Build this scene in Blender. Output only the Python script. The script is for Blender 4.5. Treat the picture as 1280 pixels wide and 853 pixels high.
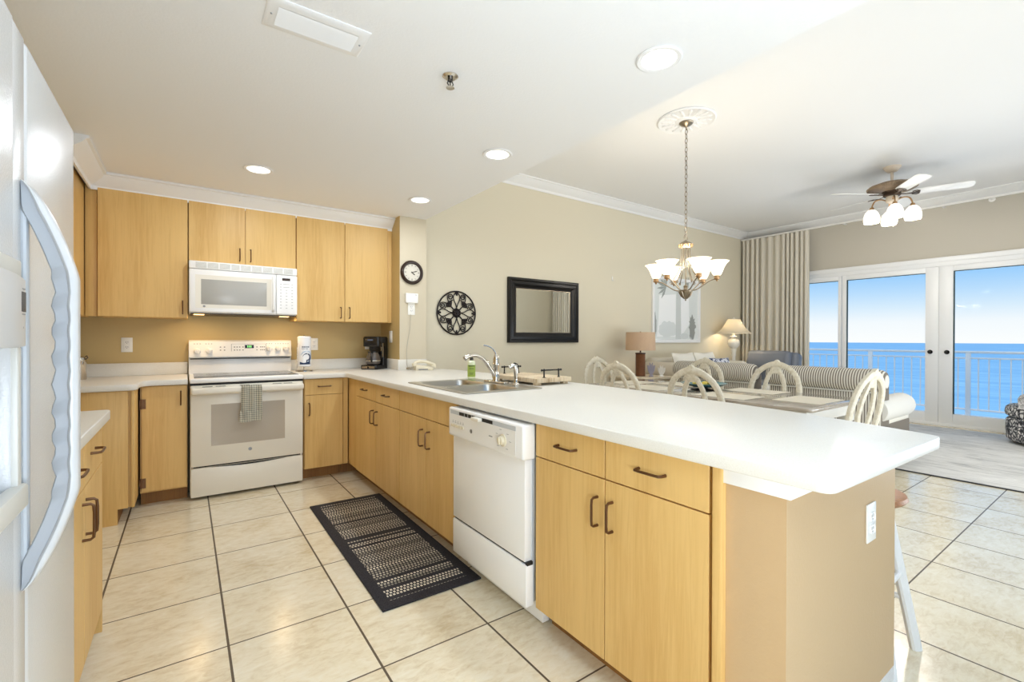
import bpy, bmesh, math, random
from mathutils import Vector, Matrix

random.seed(7)
for _o in list(bpy.data.objects):
    bpy.data.objects.remove(_o, do_unlink=True)
SC = bpy.context.scene
COL = SC.collection
PI = math.pi

# ------------------------------------------------------------------ camera
CAM_H = 1.22
FPX = 575.85
YAW, PITCH, ROLL = math.radians(35.2826), math.radians(-0.2452), math.radians(0.1471)
_fw = Vector((math.sin(YAW), math.cos(YAW), 0))
_rt = Vector((math.cos(YAW), -math.sin(YAW), 0))
_up = Vector((0, 0, 1))
_f2 = _fw * math.cos(PITCH) + _up * math.sin(PITCH)
_u2 = _up * math.cos(PITCH) - _fw * math.sin(PITCH)
_r3 = _rt * math.cos(ROLL) + _u2 * math.sin(ROLL)
_u3 = _u2 * math.cos(ROLL) - _rt * math.sin(ROLL)
cam_d = bpy.data.cameras.new('camera')
cam_d.sensor_fit = 'HORIZONTAL'
cam_d.sensor_width = 36.0
cam_d.lens = FPX / 1280.0 * 36.0
cam_d.clip_start = 0.02
cam_d.clip_end = 20000
cam = bpy.data.objects.new('camera', cam_d)
COL.objects.link(cam)
_m = Matrix((_r3, _u3, -_f2)).transposed().to_4x4()
_m.translation = Vector((0, 0, CAM_H))
cam.matrix_world = _m
SC.camera = cam

# ------------------------------------------------------------------ exposure
SC.view_settings.view_transform = 'Standard'
SC.view_settings.look = 'None'
SC.view_settings.gamma = 1.0
SC.view_settings.use_curve_mapping = False
SC.view_settings.exposure = 0.06
try:
    SC.cycles.max_bounces = 10
    SC.cycles.diffuse_bounces = 5
    SC.cycles.glossy_bounces = 5
    SC.cycles.transmission_bounces = 8
    SC.cycles.transparent_max_bounces = 16
    SC.cycles.caustics_reflective = False
    SC.cycles.caustics_refractive = False
    SC.cycles.sample_clamp_indirect = 6.0
    SC.cycles.use_denoising = True
except Exception:
    pass


def lin(c):
    out = []
    for v in c[:3]:
        v = v / 255.0
        out.append(v / 12.92 if v <= 0.04045 else ((v + 0.055) / 1.055) ** 2.4)
    return (out[0], out[1], out[2], 1.0)


# ------------------------------------------------------------------ sky
W = bpy.data.worlds.new('sky')
SC.world = W
W.use_nodes = True
nt = W.node_tree
nt.nodes.clear()
_out = nt.nodes.new('ShaderNodeOutputWorld')
_bg = nt.nodes.new('ShaderNodeBackground')
_tc = nt.nodes.new('ShaderNodeTexCoord')
_sx = nt.nodes.new('ShaderNodeSeparateXYZ')
_rp = nt.nodes.new('ShaderNodeValToRGB')
nt.links.new(_tc.outputs['Generated'], _sx.inputs[0])
nt.links.new(_sx.outputs['Z'], _rp.inputs[0])
nt.links.new(_rp.outputs[0], _bg.inputs[0])
nt.links.new(_bg.outputs[0], _out.inputs[0])
_bg.inputs[1].default_value = 1.0
_e = _rp.color_ramp.elements
_e[0].position = 0.0
_e[0].color = lin((254, 254, 255))
_e[1].position = 0.03
_e[1].color = lin((246, 250, 255))
for p, c in ((0.055, (218, 237, 254)), (0.08, (188, 222, 254)), (0.105, (160, 208, 253)), (0.2, (132, 190, 248))):
    _q = _e.new(p)
    _q.color = lin(c)


# ------------------------------------------------------------------ large lights
def area(name, loc, size, energy, color=(1, 1, 1), rot=(0, 0, 0), shape='SQUARE', size_y=None, spread=None):
    d = bpy.data.lights.new(name, 'AREA')
    d.energy = energy
    d.color = color
    d.shape = shape
    d.size = size
    if size_y is not None:
        d.shape = 'RECTANGLE'
        d.size_y = size_y
    if spread is not None:
        d.spread = spread
    o = bpy.data.objects.new(name, d)
    COL.objects.link(o)
    o.location = loc
    o.rotation_euler = rot
    return o


# unseen fill lights added: three standing in for a photographer's flash, one overhead
area('bounce_fill', (0.45, -0.95, 1.15), 1.2, 72, (0.66, 0.82, 1.0), (math.radians(180 + 5), 0, math.radians(6)))
area('camera_fill', (0.14, -0.6, 0.90), 0.5, 22, (0.86, 0.93, 1.0), (math.radians(90), 0, -YAW + math.radians(2)))
area('living_fill', (5.2, -0.35, 0.75), 4.2, 64, (0.84, 0.92, 1.0), (math.radians(122), 0, 0), size_y=0.8)
area('overhead_fill', (0.4, -0.6, 2.38), 0.5, 6, (0.80, 0.90, 1.0))
_sd = bpy.data.lights.new('sun', 'SUN')
_sd.energy = 1.5
_sd.angle = 0.01
_so = bpy.data.objects.new('sun', _sd)
COL.objects.link(_so)
_so.rotation_euler = (0, math.radians(-17), 0)

# ------------------------------------------------------------------ materials
_M = {}


def mat(name, c, rough=0.5, metal=0.0, spec=0.5, coat=0.0, emit=None, estr=0.0, alpha=None):
    if name in _M:
        return _M[name]
    m = bpy.data.materials.new(name)
    m.use_nodes = True
    b = m.node_tree.nodes['Principled BSDF']
    b.inputs['Base Color'].default_value = lin(c)
    b.inputs['Roughness'].default_value = rough
    b.inputs['Metallic'].default_value = metal
    b.inputs['Specular IOR Level'].default_value = spec
    b.inputs['Coat Weight'].default_value = coat
    if emit is not None:
        b.inputs['Emission Color'].default_value = lin(emit)
        b.inputs['Emission Strength'].default_value = estr
    _M[name] = m
    return m


def bsdf(m):
    return m.node_tree.nodes['Principled BSDF']


def coords(m, scale=(1, 1, 1), kind='Object', rot=(0, 0, 0)):
    t = m.node_tree
    tc = t.nodes.new('ShaderNodeTexCoord')
    mp = t.nodes.new('ShaderNodeMapping')
    mp.inputs['Scale'].default_value = scale
    mp.inputs['Rotation'].default_value = rot
    t.links.new(tc.outputs[kind], mp.inputs[0])
    return mp.outputs[0]


def noise(m, vec, scale, detail=4, rough=0.55, dist=0.0):
    t = m.node_tree
    n = t.nodes.new('ShaderNodeTexNoise')
    n.inputs['Scale'].default_value = scale
    n.inputs['Detail'].default_value = detail
    n.inputs['Roughness'].default_value = rough
    n.inputs['Distortion'].default_value = dist
    if vec is not None:
        t.links.new(vec, n.inputs['Vector'])
    return n.outputs['Fac']


def ramp(m, fac, stops):
    t = m.node_tree
    r = t.nodes.new('ShaderNodeValToRGB')
    e = r.color_ramp.elements
    e[0].position, e[0].color = stops[0][0], lin(stops[0][1])
    e[1].position, e[1].color = stops[-1][0], lin(stops[-1][1])
    for p, c in stops[1:-1]:
        q = e.new(p)
        q.color = lin(c)
    t.links.new(fac, r.inputs[0])
    return r.outputs[0]


def bump(m, fac, strength=0.2, dist=0.01):
    t = m.node_tree
    b = t.nodes.new('ShaderNodeBump')
    b.inputs['Strength'].default_value = strength
    b.inputs['Distance'].default_value = dist
    t.links.new(fac, b.inputs['Height'])
    t.links.new(b.outputs[0], bsdf(m).inputs['Normal'])


def setcol(m, sock):
    m.node_tree.links.new(sock, bsdf(m).inputs['Base Color'])


def mth(m, op, a, b=None, c=None):
    t = m.node_tree
    n = t.nodes.new('ShaderNodeMath')
    n.operation = op
    for i, v in enumerate((a, b, c)):
        if v is None:
            continue
        if isinstance(v, (int, float)):
            n.inputs[i].default_value = v
        else:
            t.links.new(v, n.inputs[i])
    return n.outputs[0]


def mixc(m, fac, a, b):
    t = m.node_tree
    n = t.nodes.new('ShaderNodeMix')
    n.data_type = 'RGBA'
    if isinstance(fac, (int, float)):
        n.inputs[0].default_value = fac
    else:
        t.links.new(fac, n.inputs[0])
    for i, v in ((6, a), (7, b)):
        if isinstance(v, tuple):
            n.inputs[i].default_value = lin(v)
        else:
            t.links.new(v, n.inputs[i])
    return n.outputs[2]


def shade_cloth(name, c, k=0.45):
    """lampshade cloth that lets its own bulb shine through"""
    m = mat(name, c, 0.9)
    t = m.node_tree
    tl = t.nodes.new('ShaderNodeBsdfTranslucent')
    tl.inputs[0].default_value = lin(c)
    mx = t.nodes.new('ShaderNodeMixShader')
    mx.inputs[0].default_value = k
    t.links.new(bsdf(m).outputs[0], mx.inputs[1])
    t.links.new(tl.outputs[0], mx.inputs[2])
    t.links.new(mx.outputs[0], t.nodes['Material Output'].inputs[0])
    return m


def wood(name, c1, c2, rough=0.42, gs=(26, 26, 1.1), spec=0.35):
    m = mat(name, c1, rough, spec=spec)
    v = coords(m, gs)
    f = noise(m, v, 2.2, 7, 0.66, 1.1)
    g = noise(m, coords(m, (3, 3, 0.5)), 1.6, 2, 0.5)
    h = mth(m, 'MULTIPLY_ADD', g, 0.5, mth(m, 'MULTIPLY', f, 0.55))
    setcol(m, ramp(m, h, [(0.36, c2), (0.56, c1), (0.76, tuple(min(255, int(k * 1.03)) for k in c1))]))
    return m


M_WOOD = wood('maple_veneer', (222, 184, 118), (207, 164, 96))
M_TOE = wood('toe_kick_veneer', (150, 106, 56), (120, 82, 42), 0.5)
M_BRONZE = mat('dark_bronze', (112, 82, 58), 0.36, 0.85)
M_COUNTER = mat('white_solid_surface', (238, 232, 222), 0.32, spec=0.25)
_f = noise(M_COUNTER, coords(M_COUNTER, (1, 1, 1)), 260, 2)
setcol(M_COUNTER, ramp(M_COUNTER, _f, [(0.3, (221, 217, 208)), (0.6, (228, 225, 217))]))


def paint(name, c, rough=0.6, bs=0.12, sc=220):
    m = mat(name, c, rough, spec=0.3)
    f = noise(m, coords(m, (1, 1, 1)), sc, 3)
    bump(m, f, bs, 0.002)
    return m


M_DINE = paint('beige_wall_paint', (221, 213, 192), 0.65)
M_WINWALL = paint('greige_wall_paint', (194, 188, 175), 0.65)
M_KWALL = paint('tan_wall_paint', (198, 174, 122), 0.5)
M_COLP = paint('pale_beige_paint', (204, 193, 170), 0.6)
M_COLSIDE = M_KWALL
M_KNEE = paint('tan_knee_wall_paint', (196, 167, 128), 0.45, 0.25, 120)
M_CEIL = paint('white_ceiling_paint', (240, 240, 240), 0.8, 0.35, 90)
M_CEIL2 = paint('white_smooth_ceiling_paint', (240, 240, 240), 0.8, 0.08)
M_TRIM = mat('white_gloss_trim', (240, 240, 240), 0.35, spec=0.4)
M_APPL = mat('white_appliance_enamel', (246, 245, 243), 0.28, spec=0.5)
M_APPL2 = mat('almond_appliance_enamel', (234, 228, 214), 0.3, spec=0.5)
M_FRIDGE = mat('textured_white_fridge', (210, 210, 209), 0.22, spec=0.5)
bump(M_FRIDGE, noise(M_FRIDGE, coords(M_FRIDGE, (1, 1, 1)), 300, 3), 0.45, 0.0012)
M_FRSMOOTH = mat('smooth_white_plastic', (206, 206, 205), 0.3)
M_GREYPL = mat('grey_plastic', (196, 200, 204), 0.4)
M_GASKET = mat('grey_gasket', (150, 153, 158), 0.5)
M_BLACK = mat('black_plastic', (22, 20, 20), 0.25)
M_DARK = mat('dark_slot', (30, 28, 26), 0.6)
M_GREYMARK = mat('grey_marking', (150, 150, 150), 0.5)
M_OVENWIN = mat('oven_window_glass', (182, 170, 152), 0.15, spec=0.6)
M_MWWIN = mat('microwave_window_mesh', (176, 174, 168), 0.25)
M_CERAMIC = mat('grey_glass_cooktop', (112, 117, 122), 0.15, spec=0.6)
M_STEEL = mat('brushed_steel', (188, 184, 176), 0.28, 1.0)
M_CHROME = mat('chrome', (212, 206, 196), 0.12, 1.0)
M_NICKEL = mat('brushed_nickel', (160, 148, 130), 0.3, 1.0)
M_BRASS = mat('warm_antique_brass', (176, 142, 104), 0.35, 0.9)
M_PLATE = mat('white_cover_plate', (238, 236, 230), 0.35)
M_BLKFRAME = mat('black_frame_lacquer', (12, 10, 10), 0.3, spec=0.35)
M_MIRROR = mat('mirror_silver', (240, 242, 240), 0.01, 1.0)
M_IRON = mat('black_wrought_iron', (32, 25, 25), 0.5, 0.4)
M_LENS = mat('lit_lens', (255, 250, 240), 0.5, emit=(255, 250, 240), estr=3.0)
M_GLASSHADE = mat('frosted_lit_glass', (255, 246, 230), 0.4, emit=(255, 240, 214), estr=1.3)
M_FANGLASS = mat('frosted_fan_glass', (255, 250, 240), 0.4, emit=(255, 246, 232), estr=1.2)
M_FANWHITE = mat('white_fan_blade', (238, 238, 236), 0.4)
M_WHITE = mat('plain_white', (240, 238, 234), 0.5)
M_CREAMPL = mat('cream_plastic', (226, 216, 190), 0.35)

# floor tile: world-position grid of grout lines
M_TILE = mat('beige_ceramic_tile', (226, 206, 166), 0.2, spec=0.5)
t_ = M_TILE.node_tree
_g = t_.nodes.new('ShaderNodeNewGeometry')
_s = t_.nodes.new('ShaderNodeSeparateXYZ')
t_.links.new(_g.outputs['Position'], _s.inputs[0])
_u = mth(M_TILE, 'DIVIDE', mth(M_TILE, 'SUBTRACT', _s.outputs[0], 0.137), 0.4590)
_v = mth(M_TILE, 'DIVIDE', mth(M_TILE, 'SUBTRACT', _s.outputs[1], 2.134), 0.4680)
_gx = mth(M_TILE, 'LESS_THAN', mth(M_TILE, 'PINGPONG', mth(M_TILE, 'ADD', _u, 100.0), 0.5), 0.0095)
_gy = mth(M_TILE, 'LESS_THAN', mth(M_TILE, 'PINGPONG', mth(M_TILE, 'ADD', _v, 100.0), 0.5), 0.0075)
_gr = mth(M_TILE, 'MAXIMUM', _gx, _gy)
_cb = t_.nodes.new('ShaderNodeCombineXYZ')
t_.links.new(mth(M_TILE, 'FLOOR', _u), _cb.inputs[0])
t_.links.new(mth(M_TILE, 'FLOOR', _v), _cb.inputs[1])
_wn = t_.nodes.new('ShaderNodeTexWhiteNoise')
t_.links.new(_cb.outputs[0], _wn.inputs['Vector'])
_vm = t_.nodes.new('ShaderNodeVectorMath')
_vm.operation = 'ADD'
t_.links.new(_g.outputs['Position'], _vm.inputs[0])
t_.links.new(_wn.outputs['Color'], _vm.inputs[1])
_mp = t_.nodes.new('ShaderNodeMapping')
_mp.inputs['Rotation'].default_value = (0, 0, 0.5)
_mp.inputs['Scale'].default_value = (1, 2.2, 1)
t_.links.new(_vm.outputs[0], _mp.inputs[0])
_n1 = noise(M_TILE, _mp.outputs[0], 16, 8, 0.7, 0.6)
_n2 = noise(M_TILE, _vm.outputs[0], 3.5, 3, 0.5)
_nn = mth(M_TILE, 'MULTIPLY_ADD', _n2, 0.4, mth(M_TILE, 'MULTIPLY', _n1, 0.6))
_tile = ramp(M_TILE, _nn, [(0.36, (214, 196, 162)), (0.5, (232, 220, 192)), (0.64, (240, 232, 211))])
setcol(M_TILE, mixc(M_TILE, _gr, _tile, (84, 70, 52)))
_rg = mth(M_TILE, 'MULTIPLY_ADD', _gr, 0.5, 0.20)
t_.links.new(_rg, bsdf(M_TILE).inputs['Roughness'])
bsdf(M_TILE).inputs['Coat Weight'].default_value = 0.5
bsdf(M_TILE).inputs['Coat Roughness'].default_value = 0.2
bump(M_TILE, mth(M_TILE, 'MULTIPLY_ADD', _gr, -1.0, mth(M_TILE, 'MULTIPLY', _n1, 0.12)), 0.35, 0.003)


# ------------------------------------------------------------------ mesh builder
class MB:
    def __init__(s):
        s.bm = bmesh.new()

    def _merge(s, b):
        me = bpy.data.meshes.new('tmp')
        b.to_mesh(me)
        b.free()
        s.bm.from_mesh(me)
        bpy.data.meshes.remove(me)

    def box(s, x0, x1, y0, y1, z0, z1, bev=0.0, seg=2, xf=None):
        b = bmesh.new()
        bmesh.ops.create_cube(b, size=1.0)
        bmesh.ops.scale(b, vec=(abs(x1 - x0), abs(y1 - y0), abs(z1 - z0)), verts=b.verts)
        if bev > 0:
            bmesh.ops.bevel(b, geom=list(b.edges), offset=bev, segments=seg, profile=0.5, affect='EDGES')
        bmesh.ops.translate(b, vec=((x0 + x1) / 2, (y0 + y1) / 2, (z0 + z1) / 2), verts=b.verts)
        if xf is not None:
            bmesh.ops.transform(b, matrix=xf, verts=b.verts)
        s._merge(b)
        return s

    def tube(s, pts, r, n=10, closed=False, caps=True, flat=1.0):
        pts = [Vector(p) for p in pts]
        k = len(pts)
        rad = r if isinstance(r, (list, tuple)) else [r] * k
        b = bmesh.new()
        rings = []
        prev = None
        for i, p in enumerate(pts):
            if closed:
                d = pts[(i + 1) % k] - pts[i - 1]
            else:
                d = pts[min(i + 1, k - 1)] - pts[max(i - 1, 0)]
            d = d.normalized() if d.length > 1e-9 else Vector((0, 0, 1))
            if prev is None:
                a = Vector((0, 0, 1)) if abs(d.z) < 0.9 else Vector((1, 0, 0))
                u = d.cross(a).normalized()
            else:
                u = (prev - d * prev.dot(d))
                u = u.normalized() if u.length > 1e-6 else d.orthogonal().normalized()
            prev = u
            w = d.cross(u)
            rings.append([b.verts.new(p + (u * math.cos(2 * PI * j / n) + w * math.sin(2 * PI * j / n) * flat) * rad[i]) for j in range(n)])
        m = k if closed else k - 1
        for i in range(m):
            A, B = rings[i], rings[(i + 1) % k]
            for j in range(n):
                b.faces.new((A[j], A[(j + 1) % n], B[(j + 1) % n], B[j]))
        if caps and not closed:
            b.faces.new(list(reversed(rings[0])))
            b.faces.new(rings[-1])
        bmesh.ops.recalc_face_normals(b, faces=b.faces)
        s._merge(b)
        return s

    def cyl(s, c, r, h, n=24, axis='Z', r2=None, bev=0.0):
        r2 = r if r2 is None else r2
        prof = [(r, 0), (r2, h)]
        if bev > 0:
            prof = [(r - bev, 0), (r, bev), (r2, h - bev), (r2 - bev, h)]
        return s.lathe(c, prof, n, axis)

    def lathe(s, c, prof, n=24, axis='Z', cap=True, ang=2 * PI, squash=(1, 1)):
        """prof: (radius, along); closed with caps where the radius is not zero"""
        b = bmesh.new()
        rings = []
        full = abs(ang - 2 * PI) < 1e-6
        cnt = n if full else n + 1
        for (r, z) in prof:
            ring = []
            for j in range(cnt):
                a = ang * j / n
                x, y = r * math.cos(a) * squash[0], r * math.sin(a) * squash[1]
                if axis == 'Z':
                    q = (x, y, z)
                elif axis == 'X':
                    q = (z, x, y)
                else:
                    q = (x, z, y)
                ring.append(b.verts.new(Vector(c) + Vector(q)))
            rings.append(ring)
        for i in range(len(rings) - 1):
            A, B = rings[i], rings[i + 1]
            for j in range(n if full else n):
                j2 = (j + 1) % cnt
                if not full and j2 == 0:
                    continue
                b.faces.new((A[j], A[j2], B[j2], B[j]))
        if cap and full:
            if prof[0][0] > 1e-6:
                b.faces.new(list(reversed(rings[0])))
            if prof[-1][0] > 1e-6:
                b.faces.new(rings[-1])
        bmesh.ops.remove_doubles(b, verts=b.verts, dist=1e-6)
        bmesh.ops.recalc_face_normals(b, faces=b.faces)
        s._merge(b)
        return s

    def prism(s, poly, fn, h0, h1, bev=0.0):
        """poly of (u, v), fn(u, v, h) -> xyz"""
        b = bmesh.new()
        A = [b.verts.new(fn(u, v, h0)) for u, v in poly]
        B = [b.verts.new(fn(u, v, h1)) for u, v in poly]
        k = len(poly)
        fa = b.faces.new(A)
        fb = b.faces.new(list(reversed(B)))
        for i in range(k):
            b.faces.new((A[i], B[i], B[(i + 1) % k], A[(i + 1) % k]))
        bmesh.ops.recalc_face_normals(b, faces=b.faces)
        if bev > 0:
            es = set(fa.edges) | set(fb.edges)
            bmesh.ops.bevel(b, geom=list(es), offset=bev, segments=2, profile=0.5, affect='EDGES')
        s._merge(b)
        return s

    def sweep(s, path, prof, fn=None, closed=False):
        """mitred moulding: path of (u, v), prof of (offset to the left, h)"""
        fn = fn or (lambda u, v, h: (u, v, h))
        k = len(path)
        b = bmesh.new()
        rings = []
        for i in range(k):
            p = Vector(path[i])
            if closed:
                d0 = (p - Vector(path[i - 1])).normalized()
                d1 = (Vector(path[(i + 1) % k]) - p).normalized()
            else:
                d0 = (p - Vector(path[max(i - 1, 0)]))
                d1 = (Vector(path[min(i + 1, k - 1)]) - p)
                d0 = d0.normalized() if d0.length > 0 else d1.normalized()
                d1 = d1.normalized() if d1.length > 0 else d0
            n0, n1 = Vector((-d0.y, d0.x)), Vector((-d1.y, d1.x))
            mt = (n0 + n1)
            mt = mt / max(1e-6, mt.length_squared) * 2
            rings.append([b.verts.new(fn(p.x + mt.x * o, p.y + mt.y * o, h)) for o, h in prof])
        q = len(prof)
        for i in range(k if closed else k - 1):
            A, B = rings[i], rings[(i + 1) % k]
            for j in range(q):
                b.faces.new((A[j], A[(j + 1) % q], B[(j + 1) % q], B[j]))
        if not closed:
            b.faces.new(rings[0])
            b.faces.new(list(reversed(rings[-1])))
        bmesh.ops.recalc_face_normals(b, faces=b.faces)
        s._merge(b)
        return s

    def strip(s, pts, w, t, nrm):
        """flat band of width w and thickness t swept along pts in the plane whose normal is nrm"""
        nrm = Vector(nrm).normalized()
        pts = [Vector(p) for p in pts]
        k = len(pts)
        ws = w if isinstance(w, (list, tuple)) else [w] * k
        b = bmesh.new()
        rings = []
        for i, p in enumerate(pts):
            d = (pts[min(i + 1, k - 1)] - pts[max(i - 1, 0)]).normalized()
            sd = d.cross(nrm).normalized()
            a = ws[i] / 2
            rings.append([b.verts.new(p + sd * x + nrm * y) for x, y in
                          ((-a, -t * .3), (-a * .6, -t / 2), (a * .6, -t / 2), (a, -t * .3), (a, t * .3), (a * .6, t / 2), (-a * .6, t / 2), (-a, t * .3))])
        for i in range(k - 1):
            for j in range(8):
                b.faces.new((rings[i][j], rings[i][(j + 1) % 8], rings[i + 1][(j + 1) % 8], rings[i + 1][j]))
        b.faces.new(rings[0])
        b.faces.new(list(reversed(rings[-1])))
        bmesh.ops.recalc_face_normals(b, faces=b.faces)
        s._merge(b)
        return s

    def ball(s, c, r, n=16, sc=(1, 1, 1)):
        b = bmesh.new()
        bmesh.ops.create_uvsphere(b, u_segments=n, v_segments=max(6, n // 2), radius=r)
        bmesh.ops.scale(b, vec=sc, verts=b.verts)
        bmesh.ops.translate(b, vec=c, verts=b.verts)
        s._merge(b)
        return s

    def xf(s, m):
        bmesh.ops.transform(s.bm, matrix=m, verts=s.bm.verts)
        return s

    def build(s, name, material, root=None, rel=True, smooth=True, sub=0, angle=35):
        """links the mesh; with rel the vertices are in world coordinates and are moved into the root's space"""
        me = bpy.data.meshes.new(name)
        if root is not None and rel:
            off = Vector((0, 0, 0))
            r = root
            while r is not None:
                off += r.location
                r = r.parent
            bmesh.ops.translate(s.bm, vec=-off, verts=s.bm.verts)
        s.bm.to_mesh(me)
        s.bm.free()
        o = bpy.data.objects.new(name, me)
        COL.objects.link(o)
        if root is not None:
            o.parent = root
        me.materials.append(material)
        if smooth:
            me.polygons.foreach_set('use_smooth', [True] * len(me.polygons))
            try:
                me.set_sharp_from_angle(angle=math.radians(angle))
            except Exception:
                pass
        if sub:
            md = o.modifiers.new('sub', 'SUBSURF')
            md.levels = sub
            md.render_levels = sub
        return o


def tag(o, label=None, cat=None, group=None, kind=None):
    if label:
        o['label'] = label
    if cat:
        o['category'] = cat
    if group:
        o['group'] = group
    if kind:
        o['kind'] = kind
    return o


def thing(name, loc, label, cat, group=None, rz=0.0):
    o = bpy.data.objects.new(name, None)
    COL.objects.link(o)
    o.empty_display_size = 0.05
    o.location = loc
    o.rotation_euler = (0, 0, rz)
    return tag(o, label, cat, group)


def dup(root, loc=None, rz=None, label=None):
    def cp(o, parent):
        c = o.copy()
        COL.objects.link(c)
        if parent is not None:
            c.parent = parent
        for ch in KIDS(o):
            cp(ch, c)
        return c
    c = cp(root, None)
    if loc is not None:
        c.location = loc
    if rz is not None:
        c.rotation_euler = (0, 0, rz)
    if label:
        c['label'] = label
    return c


def KIDS(o):
    return [x for x in list(bpy.data.objects) if x.parent is o]


def struct(name, mb, m, smooth=True):
    return tag(mb.build(name, m, smooth=smooth), kind='structure')


def bez(p0, p1, p2, p3, n=12):
    p0, p1, p2, p3 = (Vector(p) for p in (p0, p1, p2, p3))
    out = []
    for i in range(n + 1):
        t = i / n
        out.append(p0 * (1 - t) ** 3 + p1 * 3 * t * (1 - t) ** 2 + p2 * 3 * t * t * (1 - t) + p3 * t ** 3)
    return out


def smoothpath(pts, n=6):
    """Catmull-Rom through pts"""
    P = [Vector(p) for p in pts]
    out = []
    for i in range(len(P) - 1):
        a, b, c, d = P[max(i - 1, 0)], P[i], P[i + 1], P[min(i + 2, len(P) - 1)]
        for j in range(n):
            t = j / n
            out.append(0.5 * ((2 * b) + (c - a) * t + (2 * a - 5 * b + 4 * c - d) * t * t + (3 * b - a - 3 * c + d) * t ** 3))
    out.append(P[-1])
    return out
# ================================================================== SETTING
ZK, ZL = 2.42, 3.25            # kitchen and living-room ceilings
YB, YD = 4.84, 4.66            # kitchen back wall, dining wall
XW = 8.80                      # window wall
XS = 1.97                      # edge of the dropped kitchen ceiling
YR = -0.95                     # living-room wall on the right, outside the frame
struct('floor', MB().box(-1.05, XW + 0.02, -1.6, YB + 0.1, -0.12, 0.0), M_TILE, False)
struct('ceiling', MB().box(-1.05, XS, -1.6, YB + 0.1, ZK, ZL + 0.1), M_CEIL, False)
struct('ceiling.001', MB().box(XS, XW + 0.25, -1.6, YB + 0.1, ZL, ZL + 0.1), M_CEIL2, False)
struct('wall_back', MB().box(-1.05, 1.99, YB, YB + 0.1, 0, ZL), M_KWALL, False)
struct('wall_left', MB().box(-1.05, -0.95, -1.6, YB, 0, ZK), M_KWALL, False)
struct('wall_dining', MB().box(1.97, XW + 0.25, YD, YD + 0.28, 0, ZL), M_DINE, False)
struct('wall_right', MB().box(2.9, XW + 0.25, YR - 0.1, YR, 0, ZL), M_DINE, False)
# column beside the upper cabinets: front painted pale, flank painted like the kitchen
col = struct('wall_column', MB().box(1.70, 1.98, 4.30, YB + 0.05, 0, ZK + 0.01), M_COLP, False)
col.data.materials.append(M_KWALL)
for p in col.data.polygons:
    if p.normal.x < -0.9:
        p.material_index = 1
# window wall: header, sill and solid ends around the openings
Y0, Y1 = -0.15, 4.05
ww = MB()
ww.box(XW, XW + 0.25, YR, YD, 2.38, ZL)
ww.box(XW, XW + 0.25, Y1, YD, 0, 2.38)
ww.box(XW, XW + 0.25, YR, Y0, 0, 2.38)
struct('wall_window', ww, M_WINWALL, False)

# glazing -----------------------------------------------------------
M_PANE = bpy.data.materials.new('window_glass')
M_PANE.use_nodes = True
_t = M_PANE.node_tree
_t.nodes.clear()
_o = _t.nodes.new('ShaderNodeOutputMaterial')
_mx = _t.nodes.new('ShaderNodeMixShader')
_tr = _t.nodes.new('ShaderNodeBsdfTransparent')
_gl = _t.nodes.new('ShaderNodeBsdfGlossy')
_gl.inputs['Roughness'].default_value = 0.02
_tr.inputs[0].default_value = (0.97, 0.985, 0.98, 1)
_fr = _t.nodes.new('ShaderNodeFresnel')
_fr.inputs[0].default_value = 1.12
_t.links.new(_fr.outputs[0], _mx.inputs[0])
_t.links.new(_tr.outputs[0], _mx.inputs[1])
_t.links.new(_gl.outputs[0], _mx.inputs[2])
_t.links.new(_mx.outputs[0], _o.inputs[0])
M_SEAL = mat('dark_green_glazing_seal', (20, 58, 60), 0.4)
M_VINYL = mat('white_vinyl_frame', (238, 239, 240), 0.35)


def sash(name, ya, yb, st_a, st_b, z0=0.04, z1=2.27, rail_b=0.14, rail_t=0.075, x=XW - 0.02, knob=None):
    """a glazed leaf between ya (right in the photo) and yb; st_a and st_b are its stile widths"""
    f = MB()
    f.box(x, x + 0.06, ya, ya + st_a, z0, z1, 0.004)
    f.box(x, x + 0.06, yb - st_b, yb, z0, z1, 0.004)
    f.box(x, x + 0.06, ya + st_a, yb - st_b, z0, z0 + rail_b, 0.003)
    f.box(x, x + 0.06, ya + st_a, yb - st_b, z1 - rail_t, z1, 0.003)
    root = struct(name, f, M_VINYL)
    g = MB().box(x + 0.028, x + 0.034, ya + st_a - 0.005, yb - st_b + 0.005, z0 + rail_b - 0.005, z1 - rail_t + 0.005)
    g.build('pane', M_PANE, root, smooth=False)
    s_ = MB()
    s_.box(x + 0.02, x + 0.045, yb - st_b - 0.012, yb - st_b, z0 + rail_b, z1 - rail_t)
    s_.box(x + 0.02, x + 0.045, ya + st_a, yb - st_b, z1 - rail_t - 0.008, z1 - rail_t)
    s_.build('glazing_seal', M_SEAL, root, smooth=False)
    if knob is not None:
        k = MB()
        k.cyl((x - 0.004, knob, 1.05), 0.030, 0.006, 20, 'X')
        k.lathe((x - 0.05, knob, 1.05), [(0.0, 0), (0.016, 0.003), (0.024, 0.014), (0.022, 0.026), (0.010, 0.034), (0.009, 0.05)], 16, 'X')
        k.build('door_knob', M_BLACK, root)
    return root


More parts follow.
